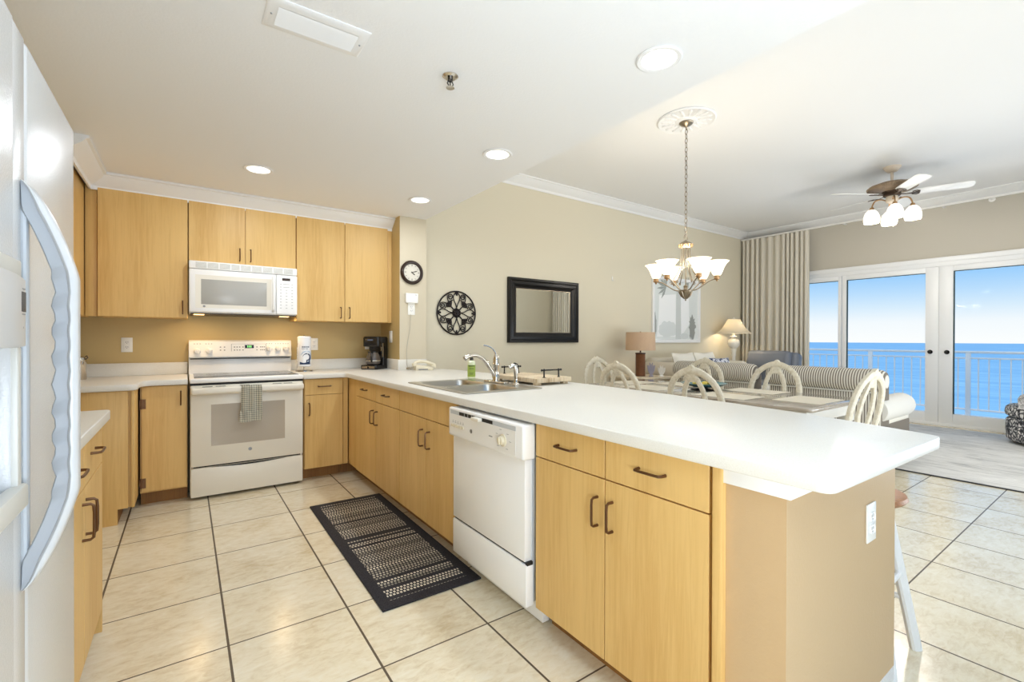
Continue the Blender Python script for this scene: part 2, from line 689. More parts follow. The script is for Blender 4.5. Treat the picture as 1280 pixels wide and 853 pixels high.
sash('window_1', 3.055, 4.03, 0.045, 0.06)
sash('door_1', 1.855, 3.045, 0.145, 0.06, knob=1.945)
sash('door_2', 0.575, 1.853, 0.06, 0.150, knob=1.765)
sash('window_2', -0.13, 0.565, 0.06, 0.06)
tf = MB()
tf.box(XW - 0.03, XW + 0.2, Y0, Y1, 2.27, 2.38, 0.006)
tf.box(XW - 0.045, XW, Y0 - 0.02, Y1 + 0.02, 2.33, 2.40, 0.008)
tf.box(XW - 0.03, XW + 0.2, Y0, Y1, 0.0, 0.04, 0.004)
tf.box(XW - 0.01, XW + 0.2, Y0, Y0 + 0.02, 0.04, 2.27)
tf.box(XW - 0.01, XW + 0.2, Y1 - 0.02, Y1, 0.04, 2.27)
struct('trim_1', tf, M_VINYL)

# crown mouldings ---------------------------------------------------
CROWN = [(0, 0), (0, -0.115), (0.012, -0.115), (0.016, -0.088), (0.028, -0.080), (0.05, -0.062), (0.082, -0.036), (0.092, -0.020), (0.108, -0.016), (0.108, 0)]


def crown(name, path, z, k=1.0):
    return struct(name, MB().sweep(path, [(o * k, z + h * k) for o, h in CROWN]), M_TRIM)


crown('trim_2', [(1.698, 4.515), (-0.575, 4.515), (-0.575, 3.68)], ZK - 0.001, 1.0)
crown('trim_3', [(-0.36, 1.40), (-0.36, 0.2)], ZK - 0.001)
crown('trim_4', [(XW, YR), (XW, YD), (XS + 0.02, YD)], ZL - 0.001, 1.05)
# wall face above the left-hand appliances that carries the crown
struct('wall_soffit', MB().box(-0.95, -0.36, 0.2, 1.40, 1.98, ZK), M_WOOD, False)
BASEB = [(0, 0), (0, 0.10), (0.008, 0.10), (0.014, 0.09), (0.014, 0)]
struct('baseboard_dining', MB().sweep([(XW, YD), (1.99, YD)], BASEB), M_TRIM)

# peninsula knee wall: end panel facing the camera, wing, wall behind the cabinets
kw = MB()
kw.box(1.20, 1.99, 0.53, 0.552, 0, 0.872)
kw.box(1.20, 1.22, 0.552, 0.685, 0, 0.872)
kw.box(1.22, 1.84, 0.552, 0.685, 0, 0.872)
kw.box(1.80, 1.84, 0.685, 4.30, 0, 0.872)
struct('wall_peninsula', kw, M_KNEE, False)
struct('trim_5', MB().box(1.187, 1.34, 0.515, 0.70, 0.832, 0.8745, 0.002), M_TRIM)
struct('baseboard_peninsula', MB().sweep([(1.99, 0.553), (1.99, 0.53), (1.20, 0.53)], [(-o, h) for o, h in BASEB]), M_TRIM)

# outdoors ----------------------------------------------------------
struct('floor_balcony', MB().box(XW + 0.2, 10.62, -2.0, 6.0, -0.3, -0.02), mat('balcony_concrete', (214, 214, 212), 0.7), False)
M_SEA = mat('open_water', (70, 150, 205), 0.45, spec=0.25)
_n = noise(M_SEA, coords(M_SEA, (0.006, 0.0016, 1), 'Object', (0, 0, 0.1)), 4.0, 12, 0.72)
_geo = M_SEA.node_tree.nodes.new('ShaderNodeNewGeometry')
_sp = M_SEA.node_tree.nodes.new('ShaderNodeSeparateXYZ')
M_SEA.node_tree.links.new(_geo.outputs['Position'], _sp.inputs[0])
_far = mth(M_SEA, 'DIVIDE', _sp.outputs[0], 2500.0)
_c1 = ramp(M_SEA, _n, [(0.38, (96, 164, 204)), (0.62, (196, 226, 238))])
_c2 = ramp(M_SEA, _far, [(0.05, (178, 218, 236)), (0.35, (150, 194, 220)), (1.0, (134, 178, 210))])
setcol(M_SEA, mixc(M_SEA, 0.5, _c1, _c2))
bump(M_SEA, _n, 0.25, 1.0)
struct('sea', MB().box(60, 9500, -7000, 7000, -46, -45), M_SEA, False)

rail = thing('balcony_railing', (10.45, 2.0, -0.02), 'white metal balcony railing with thin balusters outside the glass doors', 'railing')
M_RAIL = mat('white_powder_coat', (232, 234, 238), 0.5)
MB().box(10.42, 10.48, -1.9, 5.9, 1.005, 1.045, 0.008).build('handrail', M_RAIL, rail)
MB().box(10.435, 10.465, -1.9, 5.9, 0.915, 0.940, 0.004).build('upper_rail', M_RAIL, rail)
MB().box(10.435, 10.465, -1.9, 5.9, 0.075, 0.105, 0.004).build('lower_rail', M_RAIL, rail)
_yp = [1.84 + 1.32 * k for k in range(-2, 4)]
for yp in _yp:
    q = MB()
    q.box(10.42, 10.48, yp - 0.03, yp + 0.03, -0.015, 1.01, 0.005)
    q.box(10.39, 10.51, yp - 0.06, yp + 0.06, -0.02, -0.005)
    q.build('post', M_RAIL, rail)
for k in range(-24, 34):
    yb = 1.84 + 0.12 * k
    if min(abs(yb - yp) for yp in _yp) < 0.045:
        continue
    MB().box(10.443, 10.457, yb - 0.0075, yb + 0.0075, 0.10, 0.92).build('baluster', M_RAIL, rail)
# ================================================================== KITCHEN CABINETS
def fmap(face, at):
    if face == '-X':
        return lambda u, v, h: (at - h, u, v)
    if face == '+X':
        return lambda u, v, h: (at + h, u, v)
    if face == '-Y':
        return lambda u, v, h: (u, at - h, v)


def fbox(mb, F, u0, u1, v0, v1, h0, h1, bev=0.0, seg=2):
    a, b = F(u0, v0, h0), F(u1, v1, h1)
    return mb.box(min(a[0], b[0]), max(a[0], b[0]), min(a[1], b[1]), max(a[1], b[1]), min(a[2], b[2]), max(a[2], b[2]), bev, seg)


def pull(name, parent, F, u, v, vertical=True, L=0.10, h=0.018, out=0.030):
    """a round bow pull whose two posts stand on the front"""
    k = L / 2
    pts = [(-k, h), (-k, h + out * 0.75), (-k * 0.9, h + out), (-k * 0.5, h + out * 1.06), (k * 0.5, h + out * 1.06), (k * 0.9, h + out), (k, h + out * 0.75), (k, h)]
    W_ = [F(u, v + s, d) if vertical else F(u + s, v, d) for s, d in pts]
    m = MB().tube(W_, [0.0055, 0.0046, 0.0046, 0.0046, 0.0046, 0.0046, 0.0046, 0.0055], 8)
    return m.build(name, M_BRONZE, parent)


def front(root, F, kind, u0, u1, v0, v1, handle=None, vert=True, g=0.0024, material=None, L=0.10):
    m = MB()
    fbox(m, F, u0 + g, u1 - g, v0 + g, v1 - g, 0.0015, 0.0195, 0.0012, 1)
    o = m.build(kind, material or M_WOOD, root)
    if handle:
        pull('handle', o, F, handle[0], handle[1], vert, L)
    return o


def carcass(root, F, u0, u1, v0, v1, depth, toe=None, toe_in=0.075):
    m = MB()
    fbox(m, F, u0, u1, v0, v1, -depth, 0)
    b = m.build('body', M_WOOD, root, smooth=False)
    if toe:
        t = MB()
        fbox(t, F, u0, u1, 0.0, v0, -depth, -toe_in)
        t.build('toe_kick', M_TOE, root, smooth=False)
    return b


XF = 1.187           # peninsula carcass face; fronts add 19.5 mm towards the camera
FP = fmap('-X', XF + 0.0195)
ZT, ZD, ZBOT = 0.872, 0.733, 0.100

c = thing('base_cabinet', (1.5, 1.1, 0), 'maple base cabinet with two drawers over two doors, nearest the camera beside the dishwasher', 'cabinet', 'maple base cabinets')
carcass(c, FP, 0.722, 1.508, ZBOT, ZT, 0.58, True)
front(c, FP, 'drawer', 0.725, 1.118, ZD, ZT, (0.92, 0.806), False)
front(c, FP, 'drawer', 1.118, 1.505, ZD, ZT, (1.31, 0.806), False)
front(c, FP, 'door', 0.725, 1.118, ZBOT, ZD, (1.082, 0.613))
front(c, FP, 'door', 1.118, 1.505, ZBOT, ZD, (1.152, 0.613))
e = MB().box(1.178, 1.79, 0.6855, 0.712, 0.0, ZT, 0.001)
e.build('end_panel', M_WOOD, c)

c = thing('base_cabinet', (1.5, 2.59, 0), 'maple sink cabinet with one wide false front above two doors, under the sink', 'cabinet', 'maple base cabinets')
carcass(c, FP, 2.182, 3.0, ZBOT, 0.72, 0.58, True)
front(c, FP, 'false_front', 2.184, 3.0, ZD, ZT)
front(c, FP, 'door', 2.184, 2.575, ZBOT, ZD, (2.525, 0.613))
front(c, FP, 'door', 2.575, 3.0, ZBOT, ZD, (2.625, 0.613))

c = thing('base_cabinet', (1.5, 3.5, 0), 'maple base cabinet with two small drawers over two doors, beyond the sink cabinet', 'cabinet', 'maple base cabinets')
carcass(c, FP, 3.002, 3.99, ZBOT, ZT, 0.58, True)
front(c, FP, 'drawer', 3.002, 3.49, ZD, ZT, (3.24, 0.806), False)
front(c, FP, 'drawer', 3.49, 3.985, ZD, ZT, (3.735, 0.806), False)
front(c, FP, 'door', 3.002, 3.49, ZBOT, ZD, (3.445, 0.613))
front(c, FP, 'door', 3.49, 3.985, ZBOT, ZD, (3.535, 0.613))

YF = 4.222
FB = fmap('-Y', YF + 0.0195)
c = thing('corner_cabinet', (1.5, 4.5, 0), 'blind maple corner cabinet with plain filler strips, where peninsula meets back wall', 'cabinet', 'maple base cabinets')
MB().box(1.207, 1.69, 4.245, 4.83, ZBOT, ZT).build('body', M_WOOD, c, smooth=False)
m = MB()
fbox(m, FB, 1.145, 1.187, ZBOT, ZT, 0.0, 0.012, 0.001, 1)
fbox(m, FP, 3.992, 4.229, ZBOT, ZT, 0.0, 0.012, 0.001, 1)
m.build('filler', M_WOOD, c)
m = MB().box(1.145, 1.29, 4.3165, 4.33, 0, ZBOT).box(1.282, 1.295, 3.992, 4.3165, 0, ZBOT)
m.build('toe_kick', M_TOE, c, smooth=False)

c = thing('base_cabinet', (0.98, 4.5, 0), 'narrow maple base cabinet with one drawer and one door, right of the stove', 'cabinet', 'maple base cabinets')
carcass(c, FB, 0.822, 1.143, ZBOT, ZT, 0.58, True)
front(c, FB, 'drawer', 0.824, 1.143, ZD, ZT, (0.985, 0.806), False)
front(c, FB, 'door', 0.824, 1.143, ZBOT, ZD, (0.86, 0.613))

c = thing('base_cabinet', (-0.13, 4.5, 0), 'maple base cabinet with one full-height door on two exposed hinges, left of the stove', 'cabinet', 'maple base cabinets')
carcass(c, FB, -0.27, 0.008, ZBOT, ZT, 0.58, True)
d = front(c, FB, 'door', -0.262, 0.006, ZBOT + 0.01, ZT, (-0.032, 0.775))
for z in (0.175, 0.745):
    h = MB()
    fbox(h, FB, -0.262, -0.236, z - 0.035, z + 0.035, 0.0195, 0.0225, 0.0006, 1)
    fbox(h, FB, -0.272, -0.264, z - 0.035, z + 0.035, 0.016, 0.022, 0.0006, 1)
    h.tube([FB(-0.263, z - 0.036, 0.022), FB(-0.263, z + 0.036, 0.022)], 0.004, 8)
    for s in (-0.02, 0.02):
        h.ball(FB(-0.249, z + s, 0.0225), 0.004, 8)
    h.build('hinge', M_BRONZE, d)

# left corner unit: its end panel faces the camera, its front faces the stove side
c = thing('corner_cabinet', (-0.6, 4.3, 0), 'maple corner cabinet left of the stove, plain end panel with a toe notch', 'cabinet', 'maple base cabinets')
m = MB()
m.prism([(-0.94, 0.0), (-0.365, 0.0), (-0.365, 0.10), (-0.312, 0.10), (-0.312, 0.872), (-0.94, 0.872)], lambda u, v, h: (u, h, v), 3.93, 3.95, 0.001)
m.build('end_panel', M_WOOD, c)
MB().box(-0.94, -0.297, 3.952, 4.83, 0.10, 0.872).build('body', M_WOOD, c, smooth=False)
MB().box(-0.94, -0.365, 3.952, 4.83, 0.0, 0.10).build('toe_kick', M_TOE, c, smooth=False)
MB().box(-0.296, -0.279, 3.933, 4.215, 0.10, 0.872, 0.001).build('door', M_WOOD, c)

# near-left base cabinet beside the refrigerator
FL = fmap('+X', -0.303)
c = thing('base_cabinet', (-0.6, 2.1, 0), 'maple base cabinet with two drawers over paired doors, beyond the refrigerator', 'cabinet', 'maple base cabinets')
carcass(c, FL, 1.66, 2.535, ZBOT, ZT, 0.60, True)
front(c, FL, 'drawer', 1.70, 2.118, 0.707, ZT, (1.93, 0.80), False)
front(c, FL, 'drawer', 2.118, 2.533, 0.707, ZT, (2.30, 0.80), False)
front(c, FL, 'door', 1.70, 2.118, ZBOT, 0.707, (2.085, 0.60), L=0.12)
front(c, FL, 'door', 2.118, 2.533, ZBOT, 0.707, (2.152, 0.60), L=0.12)
MB().box(-0.90, -0.285, 2.5355, 2.55, 0.0, ZT, 0.001).build('end_panel', M_WOOD, c)

# upper cabinets ----------------------------------------------------
YU = 4.52
FU = fmap('-Y', YU)


def upper(label, loc, u0, u1, z0, z1, doors):
    c = thing('wall_cabinet', loc, label, 'cabinet', 'maple wall cabinets')
    m = MB()
    fbox(m, FU, u0, u1, z0, z1, -0.31, 0.0)
    b = m.build('body', M_WOOD, c, smooth=False)
    for a, bb, hx_ in doors:
        front(c, FU, 'door', a, bb, z0, z1, (hx_, z0 + 0.085))
    return c


ZU = 2.335
upper('single-door maple wall cabinet left of the microwave', (-0.25, 4.68, 1.38), -0.53, 0.012, 1.38, ZU, [(-0.53, 0.012, -0.022)])
upper('short two-door maple wall cabinet above the microwave', (0.41, 4.68, 1.85), 0.016, 0.806, 1.838, ZU, [(0.016, 0.411, 0.37), (0.411, 0.806, 0.45)])
c = upper('two-door maple wall cabinet right of the microwave, beside the column', (1.25, 4.68, 1.38), 0.81, 1.655, 1.38, ZU, [(0.81, 1.234, 1.195), (1.234, 1.655, 1.275)])
MB().box(1.657, 1.698, 4.51, 4.83, 1.38, ZU, 0.001).build('filler', M_WOOD, c)
c = thing('wall_cabinet', (-0.75, 4.1, 1.38), 'maple wall cabinet on the left wall, mostly hidden behind the refrigerator', 'cabinet', 'maple wall cabinets')
MB().box(-0.94, -0.618, 3.70, 4.83, 1.38, ZU).build('body', M_WOOD, c, smooth=False)
MB().box(-0.617, -0.599, 3.702, 4.49, 1.382, ZU, 0.001).build('door', M_WOOD, c)
MB().box(-0.598, -0.532, 4.522, 4.536, 1.38, ZU, 0.001).build('filler', M_WOOD, c)

# worktops ----------------------------------------------------------
def rounded(pts, seg=5):
    """polygon whose corners carry a radius: (x, y, r)"""
    out = []
    k = len(pts)
    for i in range(k):
        p = Vector(pts[i][:2])
        r = pts[i][2] if len(pts[i]) > 2 else 0
        if r <= 0:
            out.append((p.x, p.y))
            continue
        a = (Vector(pts[i - 1][:2]) - p).normalized()
        b = (Vector(pts[(i + 1) % k][:2]) - p).normalized()
        for j in range(seg + 1):
            t = j / seg
            q = (p + a * r) * (1 - t) ** 2 + p * 2 * t * (1 - t) + (p + b * r) * t * t
            out.append((q.x, q.y))
    return out


def slab(name, outer, holes, z0, z1, m, root, rad=0.0045):
    """a top with holes and a rounded upper and lower edge"""
    b = bmesh.new()

    def loop(poly, z):
        vs = [b.verts.new((x, y, z)) for x, y in poly]
        return vs, [b.edges.new((vs[i], vs[(i + 1) % len(vs)])) for i in range(len(vs))]

    def inset(poly, d):
        out, k = [], len(poly)
        ar = sum(poly[i][0] * poly[(i + 1) % k][1] - poly[(i + 1) % k][0] * poly[i][1] for i in range(k))
        sg = 1 if ar > 0 else -1
        for i in range(k):
            p = Vector(poly[i])
            d0 = (p - Vector(poly[i - 1])).normalized()
            d1 = (Vector(poly[(i + 1) % k]) - p).normalized()
            n = Vector((-d0.y, d0.x)) + Vector((-d1.y, d1.x))
            n = n / max(0.5, n.length_squared) * 2
            q = p + n * d * sg
            out.append((q.x, q.y))
        return out

    prof = [(rad, z0), (rad * 0.3, z0 + rad * 0.3), (0, z0 + rad), (0, z1 - rad), (rad * 0.3, z1 - rad * 0.3), (rad, z1)]
    rings, E0, E1 = [], [], []
    for i, (d, z) in enumerate(prof):
        vs, es = loop(inset(outer, d), z)
        rings.append(vs)
        if i == 0:
            E0 += es
        if i == len(prof) - 1:
            E1 += es
    for i in range(len(rings) - 1):
        A, B = rings[i], rings[i + 1]
        for j in range(len(A)):
            b.faces.new((A[j], A[(j + 1) % len(A)], B[(j + 1) % len(A)], B[j]))
    for h in holes:
        A, ea = loop(h, z0)
        B, eb = loop(h, z1)
        E0 += ea
        E1 += eb
        for j in range(len(A)):
            b.faces.new((A[j], A[(j + 1) % len(A)], B[(j + 1) % len(A)], B[j]))
    bmesh.ops.triangle_fill(b, use_beauty=True, use_dissolve=False, edges=E0)
    bmesh.ops.triangle_fill(b, use_beauty=True, use_dissolve=False, edges=E1)
    bmesh.ops.recalc_face_normals(b, faces=b.faces)
    mb = MB()
    mb._merge(b)
    return mb.build(name, m, root, angle=50)


ZC0, ZC = 0.8755, 0.915
w = thing('worktop', (1.6, 2.4, ZC0), 'long white L-shaped worktop with the sink, running from the stove along the whole peninsula', 'worktop')
OUT = rounded([(1.158, 0.418, 0.035), (1.955, 0.405, 0.02), (2.0, 0.53), (2.05, 0.70), (2.10, 0.90), (2.145, 1.17), (2.20, 1.6), (2.232, 2.1),
               (2.235, 2.7), (2.225, 3.4), (2.19, 4.0), (2.14, 4.24, 0.04), (2.06, 4.298), (1.982, 4.298), (1.698, 4.298), (1.698, 4.838), (0.812, 4.838), (0.812, 4.185), (1.158, 4.185, 0.05)])
HOLE = rounded([(1.27, 2.23, 0.04), (1.775, 2.23, 0.04), (1.775, 2.99, 0.04), (1.27, 2.99, 0.04)])
slab('top', OUT, [HOLE], ZC0, ZC, M_COUNTER, w)
m = MB().box(0.812, 1.697, 4.818, 4.838, ZC, 1.017, 0.003).box(1.679, 1.699, 4.285, 4.818, ZC, 1.017, 0.003).box(1.6795, 1.979, 4.2815, 4.2995, ZC, 1.017, 0.003)
m.build('backsplash', M_COUNTER, w)

w = thing('worktop', (-0.4, 4.4, ZC0), 'white corner worktop with a curved notch, left of the stove', 'worktop')
OUT2 = [(0.010, 4.838), (0.010, 4.190)] + [(-0.20, 4.190)] + [(-0.20 - 0.06 * math.sin(a), 4.13 + 0.06 * math.cos(a)) for a in (0.3, 0.6, 0.9, 1.2)] + \
       [(-0.262, 4.05), (-0.262, 3.965), (-0.266, 3.93), (-0.285, 3.905), (-0.32, 3.90), (-0.945, 3.90), (-0.945, 4.838)]
slab('top', OUT2, [], ZC0, ZC, M_COUNTER, w)
MB().box(-0.945, 0.010, 4.818, 4.838, ZC, 1.017, 0.003).build('backsplash', M_COUNTER, w)

w = thing('worktop', (-0.6, 2.1, ZC0), 'short white worktop on the cabinet beyond the refrigerator', 'worktop')
slab('top', rounded([(-0.262, 1.66), (-0.262, 2.60, 0.03), (-0.945, 2.60), (-0.945, 1.66)]), [], ZC0, ZC, M_COUNTER, w)
# ================================================================== APPLIANCES
# ---- refrigerator
XR = -0.232
fr = thing('refrigerator', (-0.55, 1.0, 0), 'white side-by-side refrigerator with textured doors and an ice dispenser, at the left edge', 'refrigerator')
MB().box(-0.93, -0.31, 0.70, 1.60, 0.02, 1.74, 0.006).build('body', M_FRIDGE, fr)
MB().box(-0.92, -0.31, 0.71, 1.59, 0.0, 0.06).build('base_grille', M_GREYPL, fr)
MB().box(-0.309, -0.300, 0.71, 1.59, 0.06, 1.735).build('gasket', M_GASKET, fr)
MB().box(-0.299, XR, 1.168, 1.603, 0.06, 1.75, 0.012, 3).build('door', M_FRIDGE, fr)
fz = MB()
# freezer door with a recess for the dispenser
ya, yb, za, zb = 0.80, 1.085, 0.97, 1.205
fz.box(-0.299, XR, 0.705, ya, 0.06, 1.75, 0.008, 2)
fz.box(-0.299, XR, yb, 1.163, 0.06, 1.75, 0.008, 2)
fz.box(-0.299, XR, ya - 0.01, yb + 0.01, 0.06, za, 0.004, 1)
fz.box(-0.299, XR, ya - 0.01, yb + 0.01, zb, 1.75, 0.004, 1)
fzo = fz.build('freezer_door', M_FRIDGE, fr)
dp = MB()
dp.box(-0.296, -0.292, ya, yb, za, zb)
dpo = dp.build('dispenser_back', mat('dispenser_grey', (140, 146, 156), 0.5), fr)
# control panel bulging from the freezer door
pp = []
for i in range(9):
    t = i / 8
    y = 0.79 + (1.108 - 0.79) * t
    bulge = 0.020 * math.sin(PI * min(1, max(0, 0.12 + 0.76 * t)))
    pp.append((y, bulge))
cp = MB()
b = bmesh.new()
for (z, k) in ((1.200, 1.0), (1.315, 1.0), (1.350, 0.35)):
    pass
poly = [(y, XR + 0.004 + q) for y, q in pp] + [(1.108, XR - 0.01), (0.79, XR - 0.01)]
cp.prism(poly, lambda u, v, h: (v, u, h), 1.205, 1.318, 0.003)
b.free()
cpo = cp.build('control_panel', M_FRSMOOTH, fr)
cf = MB().box(XR - 0.008, XR + 0.006, 0.785, 1.113, 1.316, 1.350, 0.004)
cf.box(XR - 0.008, XR + 0.006, 1.088, 1.110, 0.94, 1.205, 0.003)
cf.box(XR - 0.008, XR + 0.014, 0.785, 1.113, 0.935, 0.975, 0.005)
cf.build('dispenser_frame', mat('off_white_plastic', (222, 220, 212), 0.4), fr)
mk = MB()
mk.box(XR + 0.013, XR + 0.0185, 1.035, 1.075, 1.262, 1.294)
mk.build('display', M_BLACK, cpo)
mk = MB()
for y in (0.98, 1.005, 1.04, 1.065, 1.088):
    mk.box(XR + 0.010, XR + 0.0165 if y < 1.08 else XR + 0.0125, y - 0.006, y + 0.006, 1.235, 1.238)
    mk.box(XR + 0.010, XR + 0.0165 if y < 1.08 else XR + 0.0125, y - 0.002, y + 0.002, 1.246, 1.249)
for z in (1.272, 1.290):
    mk.box(XR + 0.012, XR + 0.020, 0.985, 1.015, z, z + 0.003)
for z in (1.257, 1.298):
    mk.box(XR + 0.012, XR + 0.0178, 1.035, 1.075, z, z + 0.002)
mk.build('markings', M_GREYMARK, cpo)
MB().tube([(-0.288, 0.94, 1.18), (-0.270, 0.94, 1.10), (-0.262, 0.94, 1.05)], [0.02, 0.018, 0.012], 10).build('dispenser_lever', M_GREYPL, dpo)


def fridge_handle(yc, name):
    """bow handle: a mounting strip and a curved grip whose inner edge is scalloped"""
    z0, z1 = 0.785, 1.49
    zm = (z0 + z1) / 2
    n = 56
    outer, inner = [], []
    for i in range(n + 1):
        t = i / n
        z = z0 + (z1 - z0) * t
        s_ = math.sin(PI * t)
        k = min(1.0, (s_ / 0.66)) ** 0.68
        outer.append((z, 0.004 + 0.070 * k))
        w = 0.034 if 0.16 < t < 0.84 else 0.034
        sc = 0.0028 * math.cos(t * 2 * PI * 15) if 0.22 < t < 0.80 else 0.0
        inner.append((z, max(0.0, 0.004 + 0.070 * k - w - 0.004 * (1 - k) + sc)))
    def loft(sections):
        b_ = bmesh.new()
        rings = [[b_.verts.new(p) for p in sec] for sec in sections]
        k_ = len(rings[0])
        for i in range(len(rings) - 1):
            for j in range(k_):
                b_.faces.new((rings[i][j], rings[i][(j + 1) % k_], rings[i + 1][(j + 1) % k_], rings[i + 1][j]))
        b_.faces.new(rings[0])
        b_.faces.new(list(reversed(rings[-1])))
        bmesh.ops.recalc_face_normals(b_, faces=b_.faces)
        q_ = MB()
        q_._merge(b_)
        return q_

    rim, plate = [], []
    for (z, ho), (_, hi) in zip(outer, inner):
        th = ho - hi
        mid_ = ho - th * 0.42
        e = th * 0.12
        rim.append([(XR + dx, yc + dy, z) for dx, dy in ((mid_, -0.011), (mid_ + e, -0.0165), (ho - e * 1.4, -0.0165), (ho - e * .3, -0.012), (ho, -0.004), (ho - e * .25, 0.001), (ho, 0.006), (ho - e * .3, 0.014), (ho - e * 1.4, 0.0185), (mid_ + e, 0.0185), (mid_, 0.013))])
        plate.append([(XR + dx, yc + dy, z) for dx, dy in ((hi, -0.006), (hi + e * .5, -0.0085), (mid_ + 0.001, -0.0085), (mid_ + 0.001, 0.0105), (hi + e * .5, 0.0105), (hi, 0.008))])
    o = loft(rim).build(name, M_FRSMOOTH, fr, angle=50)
    loft(plate).build('scalloped_grip', mat('shaded_grip_grey', (170, 173, 177), 0.4), o, angle=50)  # shade on the inner grip is put into this greyer colour
    st = MB()
    st.tube([(XR + 0.003, yc + 0.004, z0 + 0.03), (XR + 0.003, yc + 0.004, z1 - 0.03)], 0.010, 10, flat=0.6)
    st.build('mounting_strip', M_GREYPL, o)
    return o


fridge_handle(1.140, 'handle')

# ---- range
rg = thing('electric_range', (0.413, 4.5, 0), 'white freestanding electric range with glass cooktop against the back wall', 'stove')
X0, X1 = 0.024, 0.806
MB().box(X0, X1, 4.225, 4.815, 0.03, 0.895, 0.003).build('body', M_APPL, rg)
ct = MB().box(X0 - 0.004, X1 + 0.004, 4.180, 4.815, 0.880, 0.915, 0.010, 3)
cto = ct.build('cooktop', M_APPL, rg)
gl = MB().box(X0 + 0.025, X1 - 0.025, 4.235, 4.76, 0.915, 0.9185, 0.001)
glo = gl.build('cooktop_glass', M_CERAMIC, cto)
for bx_, by_, br in ((0.215, 4.36, 0.095), (0.61, 4.36, 0.105), (0.215, 4.63, 0.08), (0.61, 4.63, 0.08)):
    MB().lathe((bx_, by_, 0.9186), [(br - 0.003, 0), (br - 0.003, 0.0004), (br, 0.0004), (br, 0)], 40, cap=False).build('burner_ring', mat('faint_burner_print', (128, 133, 138), 0.15), glo)
bg = MB()
bg.prism([(4.838, 0.90), (4.838, 1.20), (4.775, 1.205), (4.752, 1.19), (4.735, 1.06), (4.742, 1.05), (4.765, 1.045), (4.765, 0.90)], lambda u, v, h: (h, u, v), X0 - 0.006, X1 + 0.004, 0.004)
bgo = bg.build('control_console', M_APPL, rg)


def conF(x, t, h):
    """point on the slanted console face: t from 0 (bottom) to 1 (top)"""
    a, bq = Vector((x, 4.735, 1.06)), Vector((x, 4.752, 1.19))
    n = Vector((0, -0.13, 0.017)).normalized()
    q = a + (bq - a) * t + n * h
    return (q.x, q.y, q.z)


KN = [(0.078, 0.40), (0.16, 0.42), (0.625, 0.52), (0.697, 0.52), (0.762, 0.52)]
for kx, kt in KN:
    k = MB()
    k.lathe((0, 0, 0), [(0.026, 0), (0.026, 0.006), (0.021, 0.010), (0.019, 0.026), (0.0165, 0.030), (0.0, 0.030)], 20, 'Y')
    k.box(-0.005, 0.005, 0.02, 0.036, -0.018, 0.018, 0.002)
    q = conF(kx, kt, 0)
    k.xf(Matrix.Translation(q) @ Matrix.Rotation(PI, 4, 'Z') @ Matrix.Rotation(-0.13, 4, 'X'))
    k.build('knob', M_APPL, bgo)
dm = MB()
for x0_, x1_, t0, t1 in ((0.43, 0.50, 0.55, 0.78),):
    A = [conF(x0_, t0, 0.001), conF(x1_, t0, 0.001), conF(x1_, t1, 0.001), conF(x0_, t1, 0.001)]
    dm.prism([(x0_, t0), (x1_, t0), (x1_, t1), (x0_, t1)], lambda u, v, h: conF(u, v, h), 0.0, 0.0015)
dmo = dm.build('display', M_BLACK, bgo)
M_GREEN = mat('green_led', (120, 230, 120), 0.5, emit=(140, 240, 130), estr=0.8)
dg = MB()
for i, (x0_, x1_) in enumerate(((0.449, 0.455), (0.460, 0.468), (0.473, 0.481))):
    dg.prism([(x0_, 0.60), (x1_, 0.60), (x1_, 0.73), (x0_, 0.73)], lambda u, v, h: conF(u, v, h), 0.0016, 0.0020)
dg.build('digits', M_GREEN, dmo)
gm = MB()
for (x0_, x1_, t0, t1) in ((0.325, 0.328, 0.35, 0.85), (0.595, 0.598, 0.3, 0.85), (0.325, 0.595, 0.84, 0.85)):
    gm.prism([(x0_, t0), (x1_, t0), (x1_, t1), (x0_, t1)], lambda u, v, h: conF(u, v, h), 0.0, 0.0008)
for bx_ in (0.24, 0.27, 0.345, 0.365, 0.385, 0.41, 0.52, 0.55, 0.565, 0.58):
    for tt in (0.40, 0.60):
        gm.prism([(bx_, tt), (bx_ + 0.010, tt), (bx_ + 0.010, tt + 0.07), (bx_, tt + 0.07)], lambda u, v, h: conF(u, v, h), 0.0, 0.0008)
for kx, kt in KN:
    for dx in (-0.02, 0.0, 0.02):
        gm.prism([(kx + dx - 0.004, 0.84), (kx + dx + 0.004, 0.84), (kx + dx + 0.004, 0.88), (kx + dx - 0.004, 0.88)], lambda u, v, h: conF(u, v, h), 0.0, 0.0008)
gm.build('markings', M_GREYMARK, bgo)
od = MB()
od.box(X0 + 0.003, X1 - 0.003, 4.178, 4.224, 0.252, 0.862, 0.006)
odo = od.build('oven_door', M_APPL2, rg)
FR_ = fmap('-Y', 4.178)
m = MB()
fbox(m, FR_, 0.155, 0.665, 0.40, 0.715, -0.002, 0.0012)
m.build('oven_window', M_OVENWIN, odo)
m = MB()
m.box(X0 + 0.002, X1 - 0.002, 4.130, 4.172, 0.795, 0.848, 0.016, 4)
m.box(X0 + 0.01, X0 + 0.05, 4.16, 4.18, 0.80, 0.845)
m.box(X1 - 0.05, X1 - 0.01, 4.16, 4.18, 0.80, 0.845)
hd = m.build('door_handle', M_APPL2, odo)
m = MB()
for a in (0.10, 0.185, 0.345, 0.575, 0.655):
    m.box(a, a + 0.065, 4.176, 4.1785, 0.8515, 0.8545)
m.build('vent_slots', M_DARK, odo)
MB().box(X0 + 0.004, X1 - 0.008, 4.7395, 4.766, 1.040, 1.048).build('console_gap_shade', M_DARK, rg, smooth=False)  # dark strip standing in for the shaded gap below the console
